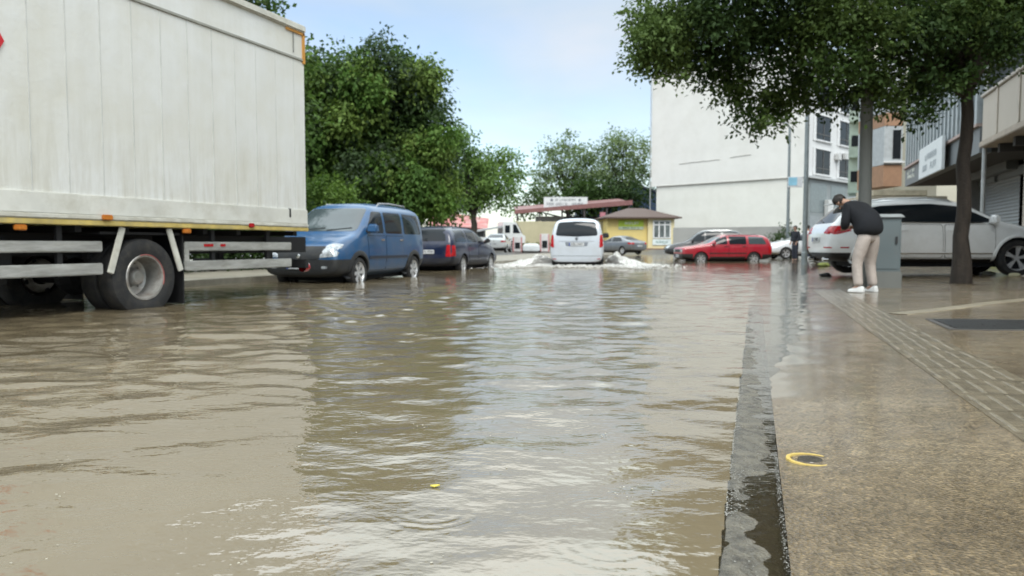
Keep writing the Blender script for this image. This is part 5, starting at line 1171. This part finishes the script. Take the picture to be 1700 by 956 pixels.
m = MB(); m.tube([(.22, 0, 0), (.3, .1, 0)], .02, 6); m.build('bracket', CHROME, t)
# utility cabinet
b = pix(1468, 455, 12.75); b.z = rz(b.x, b.y); CAB = M('cabinet_grey', (.13, .158, .165), .45, .2, var=.12, vs=2, dirt=((.1, .09, .08), .4, 4))
t = thing('utility_cabinet', 'blue grey utility cabinet on a concrete base beside the bending person', 'cabinet', b, R(-14))
m = MB(); m.box((0, 0, .10), (.46, .40, .36)); m.build('base', CONC, t, bevel=.02)
m = MB(); m.box((0, 0, .72), (.41, .36, .90)); bd = m.build('case', CAB, t, bevel=.012)
m = MB(); m.box((0, 0, 1.205), (.51, .46, .06), taper=.8); m.build('cap', M('cap_grey', (.22, .24, .245), .45, .2), t, bevel=.012)
m = MB(); m.box((0, -.185, .72), (.35, .015, .80)); d_ = m.build('door', CAB, bd, bevel=.006); m = MB(); m.box((.13, -.20, .8), (.03, .03, .12)); m.build('handle', BLACKP, d_)
# cover plate in the pavement, with its frame
b = gnd(1652, 540, .1); b.z = rz(b.x, b.y); b = gnd(1652, 540, b.z)
t = thing('drain_cover', 'dark rectangular metal cover set in the pavement below the tree', 'drain cover', (b.x, b.y, rz(b.x, b.y)-.004), -TH)
def drape(name, mat, parent, x0, x1, y0, y1, off, skirt=.02):
    "a thin slab in the cover's frame that follows the fall of the pavement"
    ca, sa = math.cos(-TH), math.sin(-TH); n = 8; up, lo = [], []
    for i in range(n+1):
        for k in range(n+1):
            x, y = x0+(x1-x0)*i/n, y0+(y1-y0)*k/n; z = rz(b.x+x*ca-y*sa, b.y+x*sa+y*ca)-parent.location.z; up.append((x, y, z+off)); lo.append((x, y, z-skirt))
    N_ = (n+1)**2; f = []
    for i in range(n):
        for k in range(n):
            a_ = i*(n+1)+k; f += [(a_, a_+n+1, a_+n+2, a_+1), (N_+a_, N_+a_+1, N_+a_+n+2, N_+a_+n+1)]
    for i in range(n):
        a_, c_ = i*(n+1), (i+1)*(n+1); f += [(a_, N_+a_, N_+c_, c_), (a_+n, c_+n, N_+c_+n, N_+a_+n), (i, i+1, N_+i+1, N_+i), (n*(n+1)+i, N_+n*(n+1)+i, N_+n*(n+1)+i+1, n*(n+1)+i+1)]
    m = MB(); m.add(up+lo, f); return m.build(name, mat, parent, smooth=True)
drape('plate', M('cover_iron', (.035, .035, .036), .3, .4, var=.4, vs=12, bump=.4, bs=70), t, -.40, .40, -.42, .42, .010)
FRM = M('cover_frame', (.09, .085, .08), .5, .3)
for x0, x1, y0, y1 in ((-.46, -.41, -.47, .47), (.41, .46, -.47, .47), (-.409, .409, -.47, -.43), (-.409, .409, .43, .47)): drape('frame_side', FRM, t, x0, x1, y0, y1, .008)
# tactile strip: rows of ribs bedded in the pavement
RIB = M('tactile_rib', (.20, .17, .12), .15, var=.3, vs=9, bump=.3, bs=80)
t = thing('tactile_paving', 'strip of worn ribbed tactile paving running along the pavement', 'tactile paving')
tiles = 0
for k in range(30):
    s0 = 1.2+k*.41; m = MB()
    for r_ in range(5):
        q_ = .97+r_*.083+.012*math.sin(k*2.1); n = 5; vs = []
        for i in range(n+1):
            s_ = s0+.385*i/n
            for dq, dz in ((-.014, -.005), (-.006, .006), (.006, .006), (.014, -.005)):
                z = float(pave_z(q_+dq, s_)); vs.append(world(q_+dq, s_, z+dz*(1 if 0 < i < n else .2)))
        m.add(vs, [(i*4+j, i*4+j+1, i*4+j+5, i*4+j+4) for i in range(n) for j in range(3)])
    o = m.build('ribbed_tile', RIB, t, smooth=True)
    m = MB(); vs = []
    for i in range(6):
        for j in range(7): q_ = .93+.42*j/6; s_ = s0-.01+.405*i/5; vs.append(world(q_, s_, float(pave_z(q_, s_))+.0016))
    m.add(vs, [(i*7+j, i*7+j+1, i*7+j+8, i*7+j+7) for i in range(5) for j in range(6)]); m.build('tile_base', M('tactile_base', (.135, .110, .074), .22, var=.35, vs=8, bump=.3, bs=80), o, smooth=True)
# pale edging band, and yellow ring mark
m = MB(); n = 50; vs = []
P0, P1 = gnd(1490, 519, .05), gnd(1790, 484, .10)
for i in range(n+1):
    p = P0.lerp(P1, i/n); nn = Vector((-(P1-P0).y, (P1-P0).x, 0)).normalized()
    for dq, dz in ((-.12, -.03), (-.10, .005), (.10, .005), (.12, -.03)): r_ = p+nn*dq; vs.append((r_.x, r_.y, rz(r_.x, r_.y)+dz))
m.add(vs, [(i*4+j, i*4+j+1, i*4+j+5, i*4+j+4) for i in range(n) for j in range(3)])
tag(m.build('pavement_edging', M('edging_pale', (.225, .192, .135), .35, var=.3, vs=4, bump=.3, bs=60), smooth=True), kind='structure')
c = gnd(1345, 759, .02); c.z = max(rz(c.x, c.y), .0)
t = thing('yellow_ring_marking', 'yellow painted ring round a small dark hole in the pavement', 'ring marking', c, .4)
prof = []; m = MB(); vs, fcs = [], []; n = 40
for i in range(n+1):
    a = R(5)+R(345)*i/n; wv = .017*(1-.75*abs(i/n-.45)**2*3.0)+random.uniform(-.003, .003)
    for rr_, dz in ((.066-wv*.45, -.004), (.066-wv*.36, .0022), (.066+wv*.36, .0022), (.066+wv*.45, -.004)):
        x, y = rr_*math.cos(a)*1.05, rr_*math.sin(a)*1.15; vs.append((x, y, dz))
m.add(vs, [(i*4+j, i*4+j+1, i*4+j+5, i*4+j+4) for i in range(n) for j in range(3)]); m.build('ring', M('yellow_paint', (.50, .36, .10), .4, var=.2, vs=30), t, smooth=True)
m = MB(); m.lathe([(.001, .003), (.04, .003), (.045, -.004)], 24, 'z'); m.build('hole_plug', M('hole_dark', (.05, .042, .032), .15, var=.3, vs=20), t)
# litter
def litter(name, label, px, py, size, mat, seed, sq=(1, .8, .5)):
    z = .05; p = gnd(px, py, z); z = rz(p.x, p.y); p = gnd(px, py, max(z, 0)); z = max(rz(p.x, p.y), 0); random.seed(seed)
    m = MB(); m.ico((0, 0, size*.3), size, 2, sq, .22); o = m.build(name, mat, smooth=True); o.location = (p.x, p.y, z); o.rotation_euler = (0, 0, seed); tag(o, label, 'litter'); return o
litter('dark_bag', 'small black bag lying on the wet pavement left of the person', 1370, 459, .10, BLACKP, 3, (1.3, .8, .6))
litter('paper_scrap', 'crumpled white paper under the SUV, right of the tree trunk', 1641, 455, .11, M('paper', (.6, .6, .57), .7), 5, (1.4, 1, .4))
litter('paper_scrap', 'pale yellow scrap beside the front wheel of the white SUV', 1683, 458, .09, M('paper_yellow', (.5, .46, .3), .7), 6, (1.3, 1, .5))
litter('plastic_bag', 'white plastic bag on the ground behind the rear of the white SUV', 1349, 434, .16, M('paper', (.6, .6, .57), .7), 7, (1.4, 1, .5))
litter('weed_tuft', 'tuft of yellow green weeds by the rear of the white SUV', 1368, 442, .16, M('weed', (.16, .18, .04), .8, var=.5, vs=20), 8, (1.8, 1, .6))
c = gnd(721, 808, .004); m = MB(); m.add([(-.013, 0, .006), (0, -.008, .004), (.017, 0, .008), (0, .008, .004), (-.013, 0, .002), (0, -.008, .001), (.017, 0, .003), (0, .008, .001)], [(0, 1, 2, 3), (7, 6, 5, 4), (0, 4, 5, 1), (1, 5, 6, 2), (2, 6, 7, 3), (3, 7, 4, 0)])
o = m.build('fallen_leaf', M('leaf_yellow', (.6, .5, .08), .5)); o.location = c; tag(o, 'single small yellow leaf floating on the water', 'leaf')

# ================================================================== spray and foam
FOAM = M('foam', (.80, .79, .76), .5, var=.05); WHEY = M('foamy_water', (.52, .48, .41), .22, var=.2, vs=6, bump=.6, bs=18, rvar=.15); random.seed(12)
MIST = FOAM.copy(); MIST.name = 'spray_mist'; nt = MIST.node_tree; tr = nt.nodes.new('ShaderNodeBsdfTransparent'); mx = nt.nodes.new('ShaderNodeMixShader'); mx.inputs[0].default_value = .8
L(nt, tr.outputs[0], mx.inputs[1]); L(nt, nt.nodes['Principled BSDF'].outputs[0], mx.inputs[2]); L(nt, mx.outputs[0], nt.nodes['Material Output'].inputs['Surface'])
hx, hy = math.sin(R(7.5)), math.cos(R(7.5))
def vloc(al, ac): return (VANP[0]+hx*al+hy*ac, VANP[1]+hy*al-hx*ac)
_bm = bmesh.new(); bmesh.ops.create_icosphere(_bm, subdivisions=1, radius=1); IV = np.array([v.co[:] for v in _bm.verts]); IF = np.array([[v.index for v in f.verts] for f in _bm.faces]); _bm.free()
def drops(name, P, rad, mat, label, sq=(1, 1, 1), seed=1, parent=None):
    g = np.random.default_rng(seed); P = np.array(P); rad = np.array(rad); n = len(P)
    v = P[:, None, :]+IV[None]*rad[:, None, None]*np.array(sq)*g.uniform(.75, 1.25, (n, len(IV), 1))
    f = (IF[None]+(np.arange(n)*len(IV))[:, None, None]).reshape(-1, 3)
    me = bpy.data.meshes.new(name); me.from_pydata(v.reshape(-1, 3).tolist(), [], f.tolist()); me.shade_smooth(); me.materials.append(mat)
    o = bpy.data.objects.new(name, me); COL.objects.link(o)
    if label: tag(o, label, 'spray', kind='stuff')
    else: o.parent = parent
    return o
# two tongues of lifted water beside the van: ragged sheets, then drops
g = np.random.default_rng(9); P, r_ = [], []
def tongue_h(al, out): return .29*np.exp(-((out-.06)/.24)**2)*np.exp(-((al+.6)/1.3)**2)+.13*np.exp(-((out-.5)/.4)**2)*np.exp(-((al+1.0)/1.6)**2)
gx, gy = np.meshgrid(np.linspace(-7, 2.2, 190), np.linspace(-3.4, 3.4, 150), indexing='ij')
out = np.abs(gy)-.98-.20*np.maximum(.8-gx, 0)
rag = .55+.45*lump(gx*3.1, gy*4.0)+.55*lump(gx*9, gy*11)+.26*g.normal(size=gx.shape)
hz = .10*tongue_h(gx, out)*np.clip(rag, .05, 1.7)
wk = .04*np.exp(-((np.abs(gy)-1.0-.34*np.maximum(-gx-1.5, 0))/.34)**2)*np.exp(-np.maximum(-gx-1.5, 0)/1.8)*(gx < -.8)+.055*np.exp(-((gx+3.2)/.6)**2)*np.exp(-(gy/1.1)**2)
hz = hz+wk*np.clip(.5+.8*lump(gx*2.7, gy*3.3)+.4*lump(gx*8, gy*8), 0, 2)
hz = np.where((np.abs(gy) < .93) & (gx > -2.35), -.3, hz-.03)
X = VANP[0]+hx*gx+hy*gy; Y = VANP[1]+hy*gx-hx*gy
sheet = grid_mesh('spray', X, Y, hz, WHEY); tag(sheet, 'muddy white wake and spray thrown up by the moving van', 'spray', kind='stuff')
for sg in (1, -1):
    for i in range(14000):
        al = g.normal(-.7, 1.1); ot = abs(g.normal(.05, .30))*(1 if g.random() < .8 else 2.2); h = float(tongue_h(al, ot))+.05
        z = g.random()**.9*h*(1.15+.5*float(lump(al*4, ot*5+sg))); x, y = vloc(al, sg*(.98+.20*max(.8-al, 0)+ot)); P.append((x, y, z)); r_.append(g.uniform(.008, .034)*(1-.5*z))
    for i in range(900):
        al = -1-abs(g.normal(0, 1.5)); x, y = vloc(al, sg*(1.0+.34*max(-al-1.5, 0)+g.normal(0, .16))); P.append((x, y, .02+abs(g.normal(0, .03)))); r_.append(g.uniform(.006, .022))
for i in range(900):
    x, y = vloc(g.normal(-3.1, .5), g.normal(0, .75)); P.append((x, y, .03+abs(g.normal(0, .03)))); r_.append(g.uniform(.006, .022))
drops('spray', P, r_, MIST, None, (1.2, 1, .9), 3, sheet)
P, r_ = [], []
for i in range(1500):
    s_ = g.uniform(1.2, 4.2); q_ = Q0+.003+.045*abs(g.normal())*g.random()
    if lump(s_*4, q_*3) < -.25: continue
    w_ = world(q_, s_, .003+max(-.001, .008-.0058*(s_-1.4))); P.append(w_[:]); r_.append(g.uniform(.0008, .0026))
for i in range(700):
    s_ = g.uniform(1.3, 2.8); w_ = world(Q0+.155+g.normal(0, .005), s_, .010-.004*(s_-1.4)); P.append(w_[:]); r_.append(g.uniform(.0006, .0018))
tag(drops('foam', P, r_, M('kerb_bubbles', (.30, .29, .26), .3, var=.2), 'fine pale bubbles along the kerb edge', (1.2, 1, .6), 4), cat='foam')

P, r_ = [], []
for k in range(26):
    c = gnd(g.uniform(60, 1150), 540+400*g.random()**.8)
    for i in range(int(g.integers(1, 6))): P.append((c.x+g.normal(0, .03), c.y+g.normal(0, .04), .004+.003*g.random())); r_.append(g.uniform(.001, .003))
tag(drops('floating_scum', P, r_, M('scum_pale', (.45, .42, .34), .4), 'scattered small pale bubbles and scum flecks floating on the water', (1.5, 1, .5), 6), cat='scum')

# ================================================================== people
def skin(name, pts, edges, rad, mat, parent, sub=2, root=0):
    me = bpy.data.meshes.new(name); me.from_pydata([Vector(p) for p in pts], edges, []); o = bpy.data.objects.new(name, me); COL.objects.link(o)
    o.modifiers.new('k', 'SKIN'); sv = me.skin_vertices[0].data
    for i, r in enumerate(rad): rr = r if hasattr(r, '__len__') else (r, r); sv[i].radius = rr; sv[i].use_root = (i == root)
    s = o.modifiers.new('s', 'SUBSURF'); s.levels = sub; s.render_levels = sub
    e = evaluated(o); kill(o); e.name = name; e.shade_smooth(); e.materials.clear(); e.materials.append(mat); r_ = bpy.data.objects.new(name, e); COL.objects.link(r_); r_.parent = parent; return r_
SKIN = M('skin', (.42, .25, .18), .55, var=.08)
def person(label, loc, rz_, J, cols, sleeves=True, hair=(.02, .016, .013)):
    """J: joints in the person's frame (x forward, y left, z up)."""
    t = thing('person', label, 'person', loc, rz_); top, trou, shoe = cols; V = Vector
    pel, spi, che, nek, hed = [V(J[k]) for k in ('pelvis', 'spine', 'chest', 'neck', 'head')]
    fw = V(J.get('face', (1, 0, -.1))).normalized(); upv = (hed-nek).normalized()
    pts = [pel, spi, che, nek, nek.lerp(hed, .55), hed, hed+upv*.085]; rad = [(.10, .09), (.09, .08), (.09, .075), .05, .055, (.088, .082), .06]; ed = [(i, i+1) for i in range(6)]
    for s, n_ in ((1, 'l'), (-1, 'r')):
        sh, el, ha = V(J['shoulder_'+n_]), V(J['elbow_'+n_]), V(J['hand_'+n_]); hi, kn, an = V(J['hip_'+n_]), V(J['knee_'+n_]), V(J['ankle_'+n_]); toe = an+V((.14, s*.02, -.05))
        b = len(pts); pts += [sh, el, el.lerp(ha, .75), ha]; rad += [.04, .04, .032, (.026, .036)]; ed += [(2, b), (b, b+1), (b+1, b+2), (b+2, b+3)]
        fd = (ha-el).normalized(); sd = fd.cross(V((0, 0, 1))).normalized()
        for f in range(4):
            o = sd*(f-1.5)*.019; L_ = (.07, .08, .075, .058)[f]; c = len(pts); pts += [ha+fd*.05+o, ha+fd*(.05+L_*.5)+o+V((0, 0, -.012)), ha+fd*(.05+L_*.85)+o+V((0, 0, -.035))]; rad += [.0095, .0088, .0078]; ed += [(b+3, c), (c, c+1), (c+1, c+2)]
        c = len(pts); pts += [ha+sd*.036*s+fd*.015+V((0, 0, -.01)), ha+sd*.05*s+fd*.05+V((0, 0, -.02))]; rad += [.011, .009]; ed += [(b+3, c), (c, c+1)]
        b = len(pts); pts += [hi, kn, an, an+V((.1, 0, -.05))]; rad += [.085, .055, .038, .035]; ed += [(0, b), (b, b+1), (b+1, b+2), (b+2, b+3)]
    skin('body', pts, ed, rad, SKIN, t)
    # face: nose, eyes, mouth, ears as small raised pieces of the head
    sd = upv.cross(fw).normalized(); fr = (fw-upv*fw.dot(upv)).normalized()
    m = MB(); m.ico(hed+fr*.098+upv*-.005, .018, 2, (1, .8, 1.3)); 
    for s in (1, -1): m.ico(hed+sd*s*.088+upv*-.005, .022, 2, (.6, .6, 1.2))
    m.build('nose_and_ears', SKIN, t, smooth=True)
    for s in (1, -1): m = MB(); m.ico(hed+fr*.084+sd*s*.033+upv*.022, .011, 2); m.build('eye', M('eye_dark', (.03, .025, .02), .2), t, smooth=True)
    m = MB(); m.ico(hed+fr*.083-upv*.048, .02, 2, (.5, 1.1, .35)); m.build('mouth', M('lips', (.36, .15, .13), .5), t, smooth=True)
    hc = hed+upv*.028-fr*.02; m = MB(); bm = bmesh.new(); bmesh.ops.create_icosphere(bm, subdivisions=3, radius=1); vs = []
    keep = [f for f in bm.faces if not (f.calc_center_median().dot(fr) > .35 and f.calc_center_median().dot(upv) < .45) and f.calc_center_median().dot(upv) > -.72]
    for v in bm.verts: vs.append(hc+v.co*(.100+random.uniform(-.005, .005)))
    m.add(vs, [tuple(v.index for v in f.verts) for f in keep]); bm.free(); m.build('hair', M('hair_%d' % int(hair[0]*1000), hair, .6, var=.4, vs=60), t, smooth=True)
    # clothes
    wd = J.get('bulk', 1.0)
    pts = [pel+V((.03, 0, -.055)), pel.lerp(spi, .55), spi, che, che.lerp(nek, .7)]; rad = [(.185*wd, .165*wd), (.20*wd, .17*wd), (.195*wd, .16*wd), (.20*wd, .15*wd), .085]; ed = [(0, 1), (1, 2), (2, 3), (3, 4)]
    for n_ in 'lr':
        sh, el, ha = V(J['shoulder_'+n_]), V(J['elbow_'+n_]), V(J['hand_'+n_]); b = len(pts); pts += [sh, el, el.lerp(ha, .86)] if sleeves else [sh, sh.lerp(el, .7)]; rad += [.088, .072, .05] if sleeves else [.08, .075]
        ed += [(3, b), (b, b+1)]+([(b+1, b+2)] if sleeves else [])
    skin('sweater' if sleeves else 'shirt', pts, ed, rad, top, t)
    pts = [pel+V((.05, 0, -.03))]; rad = [(.10, .10)]; ed = []
    for n_ in 'lr':
        hi, kn, an = V(J['hip_'+n_]), V(J['knee_'+n_]), V(J['ankle_'+n_]); b = len(pts); pts += [hi, hi.lerp(kn, .5), kn, kn.lerp(an, .6), an+V((-.01, 0, .0))]; rad += [.112, .108, .084, .076, .07]; ed += [(0, b)]+[(b+i, b+i+1) for i in range(4)]
    skin('trousers', pts, ed, rad, trou, t)
    for s, n_ in ((1, 'l'), (-1, 'r')):
        an = V(J['ankle_'+n_]); m = MB(); k = R(12*s); ca, sa = math.cos(k), math.sin(k)
        prof = [(-.09, .032, .09), (-.065, .04, .10), (0, .04, .095), (.06, .042, .07), (.11, .046, .055), (.145, .038, .045), (.16, .02, .03)]; vs = []
        for x, w_, h_ in prof:
            for y, z in ((-w_, .0), (-w_*1.05, .03), (-w_*.6, h_), (w_*.6, h_), (w_*1.05, .03), (w_, .0)): vs.append((an.x+x*ca-y*sa, an.y+x*sa+y*ca, z+.002))
        f = [(i*6+j, i*6+(j+1) % 6, (i+1)*6+(j+1) % 6, (i+1)*6+j) for i in range(len(prof)-1) for j in range(6)]+[(5, 4, 3, 2, 1, 0), tuple((len(prof)-1)*6+j for j in range(6))]
        m.add(vs, f); m.build('shoe', shoe, t, bevel=.008, smooth=True)
    return t
J = dict(pelvis=(-.12, 0, .90), spine=(-.06, 0, 1.10), chest=(.10, 0, 1.30), neck=(.27, .03, 1.39), head=(.38, .07, 1.41), face=(.7, .1, -.7), bulk=1.25,
         shoulder_l=(.13, .20, 1.31), shoulder_r=(.13, -.20, 1.31), elbow_l=(.13, .255, 1.03), elbow_r=(.13, -.255, 1.03), hand_l=(.31, .07, 1.0), hand_r=(.31, -.07, 1.01),
         hip_l=(-.10, .10, .84), hip_r=(-.10, -.10, .84), knee_l=(-.01, .145, .47), knee_r=(-.01, -.145, .47), ankle_l=(-.06, .16, .09), ankle_r=(-.06, -.16, .09))
b = gnd(1431, 486, .03); b.z = max(rz(b.x, b.y), 0); b = gnd(1431, 485, b.z); b.z = max(rz(b.x, b.y), -.005)
person('person in black sweater and beige trousers bending forward beside the utility cabinet', b, R(116), J,
       (M('black_knit', (.008, .009, .012), .9, var=.3, bump=.2, bs=90), M('beige_cotton', (.40, .345, .31), .85, var=.1, vs=7, bump=.5, bs=14), M('white_shoe', (.66, .66, .65), .5)))
def stand(h=1.0): return dict(pelvis=(0, 0, .95*h), spine=(0, 0, 1.15*h), chest=(.01, 0, 1.36*h), neck=(.0, 0, 1.50*h), head=(.03, 0, 1.62*h), face=(1, 0, -.1), bulk=.92,
         shoulder_l=(0, .19, 1.40*h), shoulder_r=(0, -.19, 1.40*h), elbow_l=(-.02, .25, 1.13*h), elbow_r=(-.02, -.25, 1.13*h), hand_l=(.10, .22, .92*h), hand_r=(.10, -.22, .92*h),
         hip_l=(0, .09, .9*h), hip_r=(0, -.09, .9*h), knee_l=(.02, .10, .49*h), knee_r=(.02, -.10, .49*h), ankle_l=(0, .10, .09), ankle_r=(0, -.10, .09))
def gz(x, y): q, s = qs(x, y); return max(float(pave_z(q, s)), -.04)
b = pix(1320, 425, 37); b.z = gz(b.x, b.y)
person('person in dark coat standing just left of the grey lamp post', b, R(200), stand(), (M('dark_coat', (.015, .018, .025), .85), M('dark_jeans', (.03, .035, .05), .85), BLACKP))
b = pix(1341, 420, 36); b.z = gz(b.x, b.y)
person('person in white shirt half hidden by the grey lamp post', b, R(160), stand(), (M('white_cotton', (.66, .67, .70), .8), M('navy_trousers', (.03, .04, .09), .85), M('white_shoe', (.66, .66, .65), .5)), sleeves=False)
print('objects', len(bpy.data.objects))
# ================================================================== light
w = bpy.data.worlds.new('World'); sc.world = w; w.use_nodes = True; nt = w.node_tree
bg = nt.nodes['Background']
SUN_EL, SUN_AZ = R(52), R(172)      # azimuth measured from +Y towards +X
sky = nt.nodes.new('ShaderNodeTexSky'); sky.sky_type = 'NISHITA'; sky.sun_disc = False; sky.sun_elevation = SUN_EL; sky.sun_rotation = SUN_AZ
sky.air_density = 1.0; sky.dust_density = 0.6; sky.ozone_density = 0.5
tc = N(nt, 'ShaderNodeTexCoord'); sp = N(nt, 'ShaderNodeSeparateXYZ'); L(nt, tc.outputs['Generated'], sp.inputs[0])
zz = N(nt, 'ShaderNodeMath', operation='ADD'); zz.inputs[1].default_value = 0.22; L(nt, sp.outputs[2], zz.inputs[0])
zm = N(nt, 'ShaderNodeMath', operation='MAXIMUM'); zm.inputs[1].default_value = 0.05; L(nt, zz.outputs[0], zm.inputs[0])
dx = N(nt, 'ShaderNodeMath', operation='DIVIDE'); L(nt, sp.outputs[0], dx.inputs[0]); L(nt, zm.outputs[0], dx.inputs[1])
dy = N(nt, 'ShaderNodeMath', operation='DIVIDE'); L(nt, sp.outputs[1], dy.inputs[0]); L(nt, zm.outputs[0], dy.inputs[1])
cb = N(nt, 'ShaderNodeCombineXYZ'); L(nt, dx.outputs[0], cb.inputs[0]); L(nt, dy.outputs[0], cb.inputs[1])
mp = N(nt, 'ShaderNodeMapping'); mp.inputs['Location'].default_value = (3.1, 0.9, 0); L(nt, cb.outputs[0], mp.inputs[0])
cn = N(nt, 'ShaderNodeTexNoise', Scale=0.85, Detail=7.0, Roughness=0.52, Distortion=0.35); L(nt, mp.outputs[0], cn.inputs['Vector'])
cr = ramp(nt, cn.outputs[0], [(0.36, (0.22,)*3), (0.70, (0.92,)*3)])
cn2 = N(nt, 'ShaderNodeTexNoise', Scale=2.2, Detail=6.0); L(nt, mp.outputs[0], cn2.inputs['Vector'])
CLOUD = 3.9
cc = ramp(nt, cn2.outputs[0], [(0.3, (CLOUD*.74, CLOUD*.90, CLOUD*.96)), (0.7, (CLOUD, CLOUD*1.02, CLOUD*1.03))])
hi = N(nt, 'ShaderNodeMapRange', interpolation_type='SMOOTHSTEP'); hi.inputs[1].default_value = .29; hi.inputs[2].default_value = .46; L(nt, sp.outputs[2], hi.inputs[0])
cv = N(nt, 'ShaderNodeMath', operation='MULTIPLY_ADD', use_clamp=True); cv.inputs[1].default_value = .75; L(nt, hi.outputs[0], cv.inputs[0]); L(nt, cr.outputs[0], cv.inputs[2])
br = N(nt, 'ShaderNodeMath', operation='MULTIPLY_ADD'); br.inputs[1].default_value = 1.9; br.inputs[2].default_value = 1.0; L(nt, hi.outputs[0], br.inputs[0])
vm = N(nt, 'ShaderNodeVectorMath', operation='SCALE'); L(nt, cc.outputs[0], vm.inputs[0]); L(nt, br.outputs[0], vm.inputs['Scale'])
mx = mixc(nt, cv.outputs[0], sky.outputs[0], vm.outputs[0]); L(nt, mx, bg.inputs['Color']); bg.inputs['Strength'].default_value = 0.125
sun = bpy.data.lights.new('sun', 'SUN'); sun.energy = 1.25; sun.angle = R(25); sun.color = (1, .965, .9)
so = bpy.data.objects.new('sun', sun); COL.objects.link(so); so.location = (0, 0, 60)
dv = Vector((math.sin(SUN_AZ)*math.cos(SUN_EL), math.cos(SUN_AZ)*math.cos(SUN_EL), math.sin(SUN_EL)))
so.rotation_euler = dv.to_track_quat('Z', 'Y').to_euler()
vs_ = sc.view_settings; vs_.view_transform = 'Standard'; vs_.look = 'None'; vs_.exposure = 0.8; vs_.gamma = 1; vs_.use_curve_mapping = False
sc.cycles.max_bounces = 8; sc.cycles.transparent_max_bounces = 12; sc.cycles.caustics_reflective = False; sc.cycles.caustics_refractive = False
sc.cycles.use_denoising = True
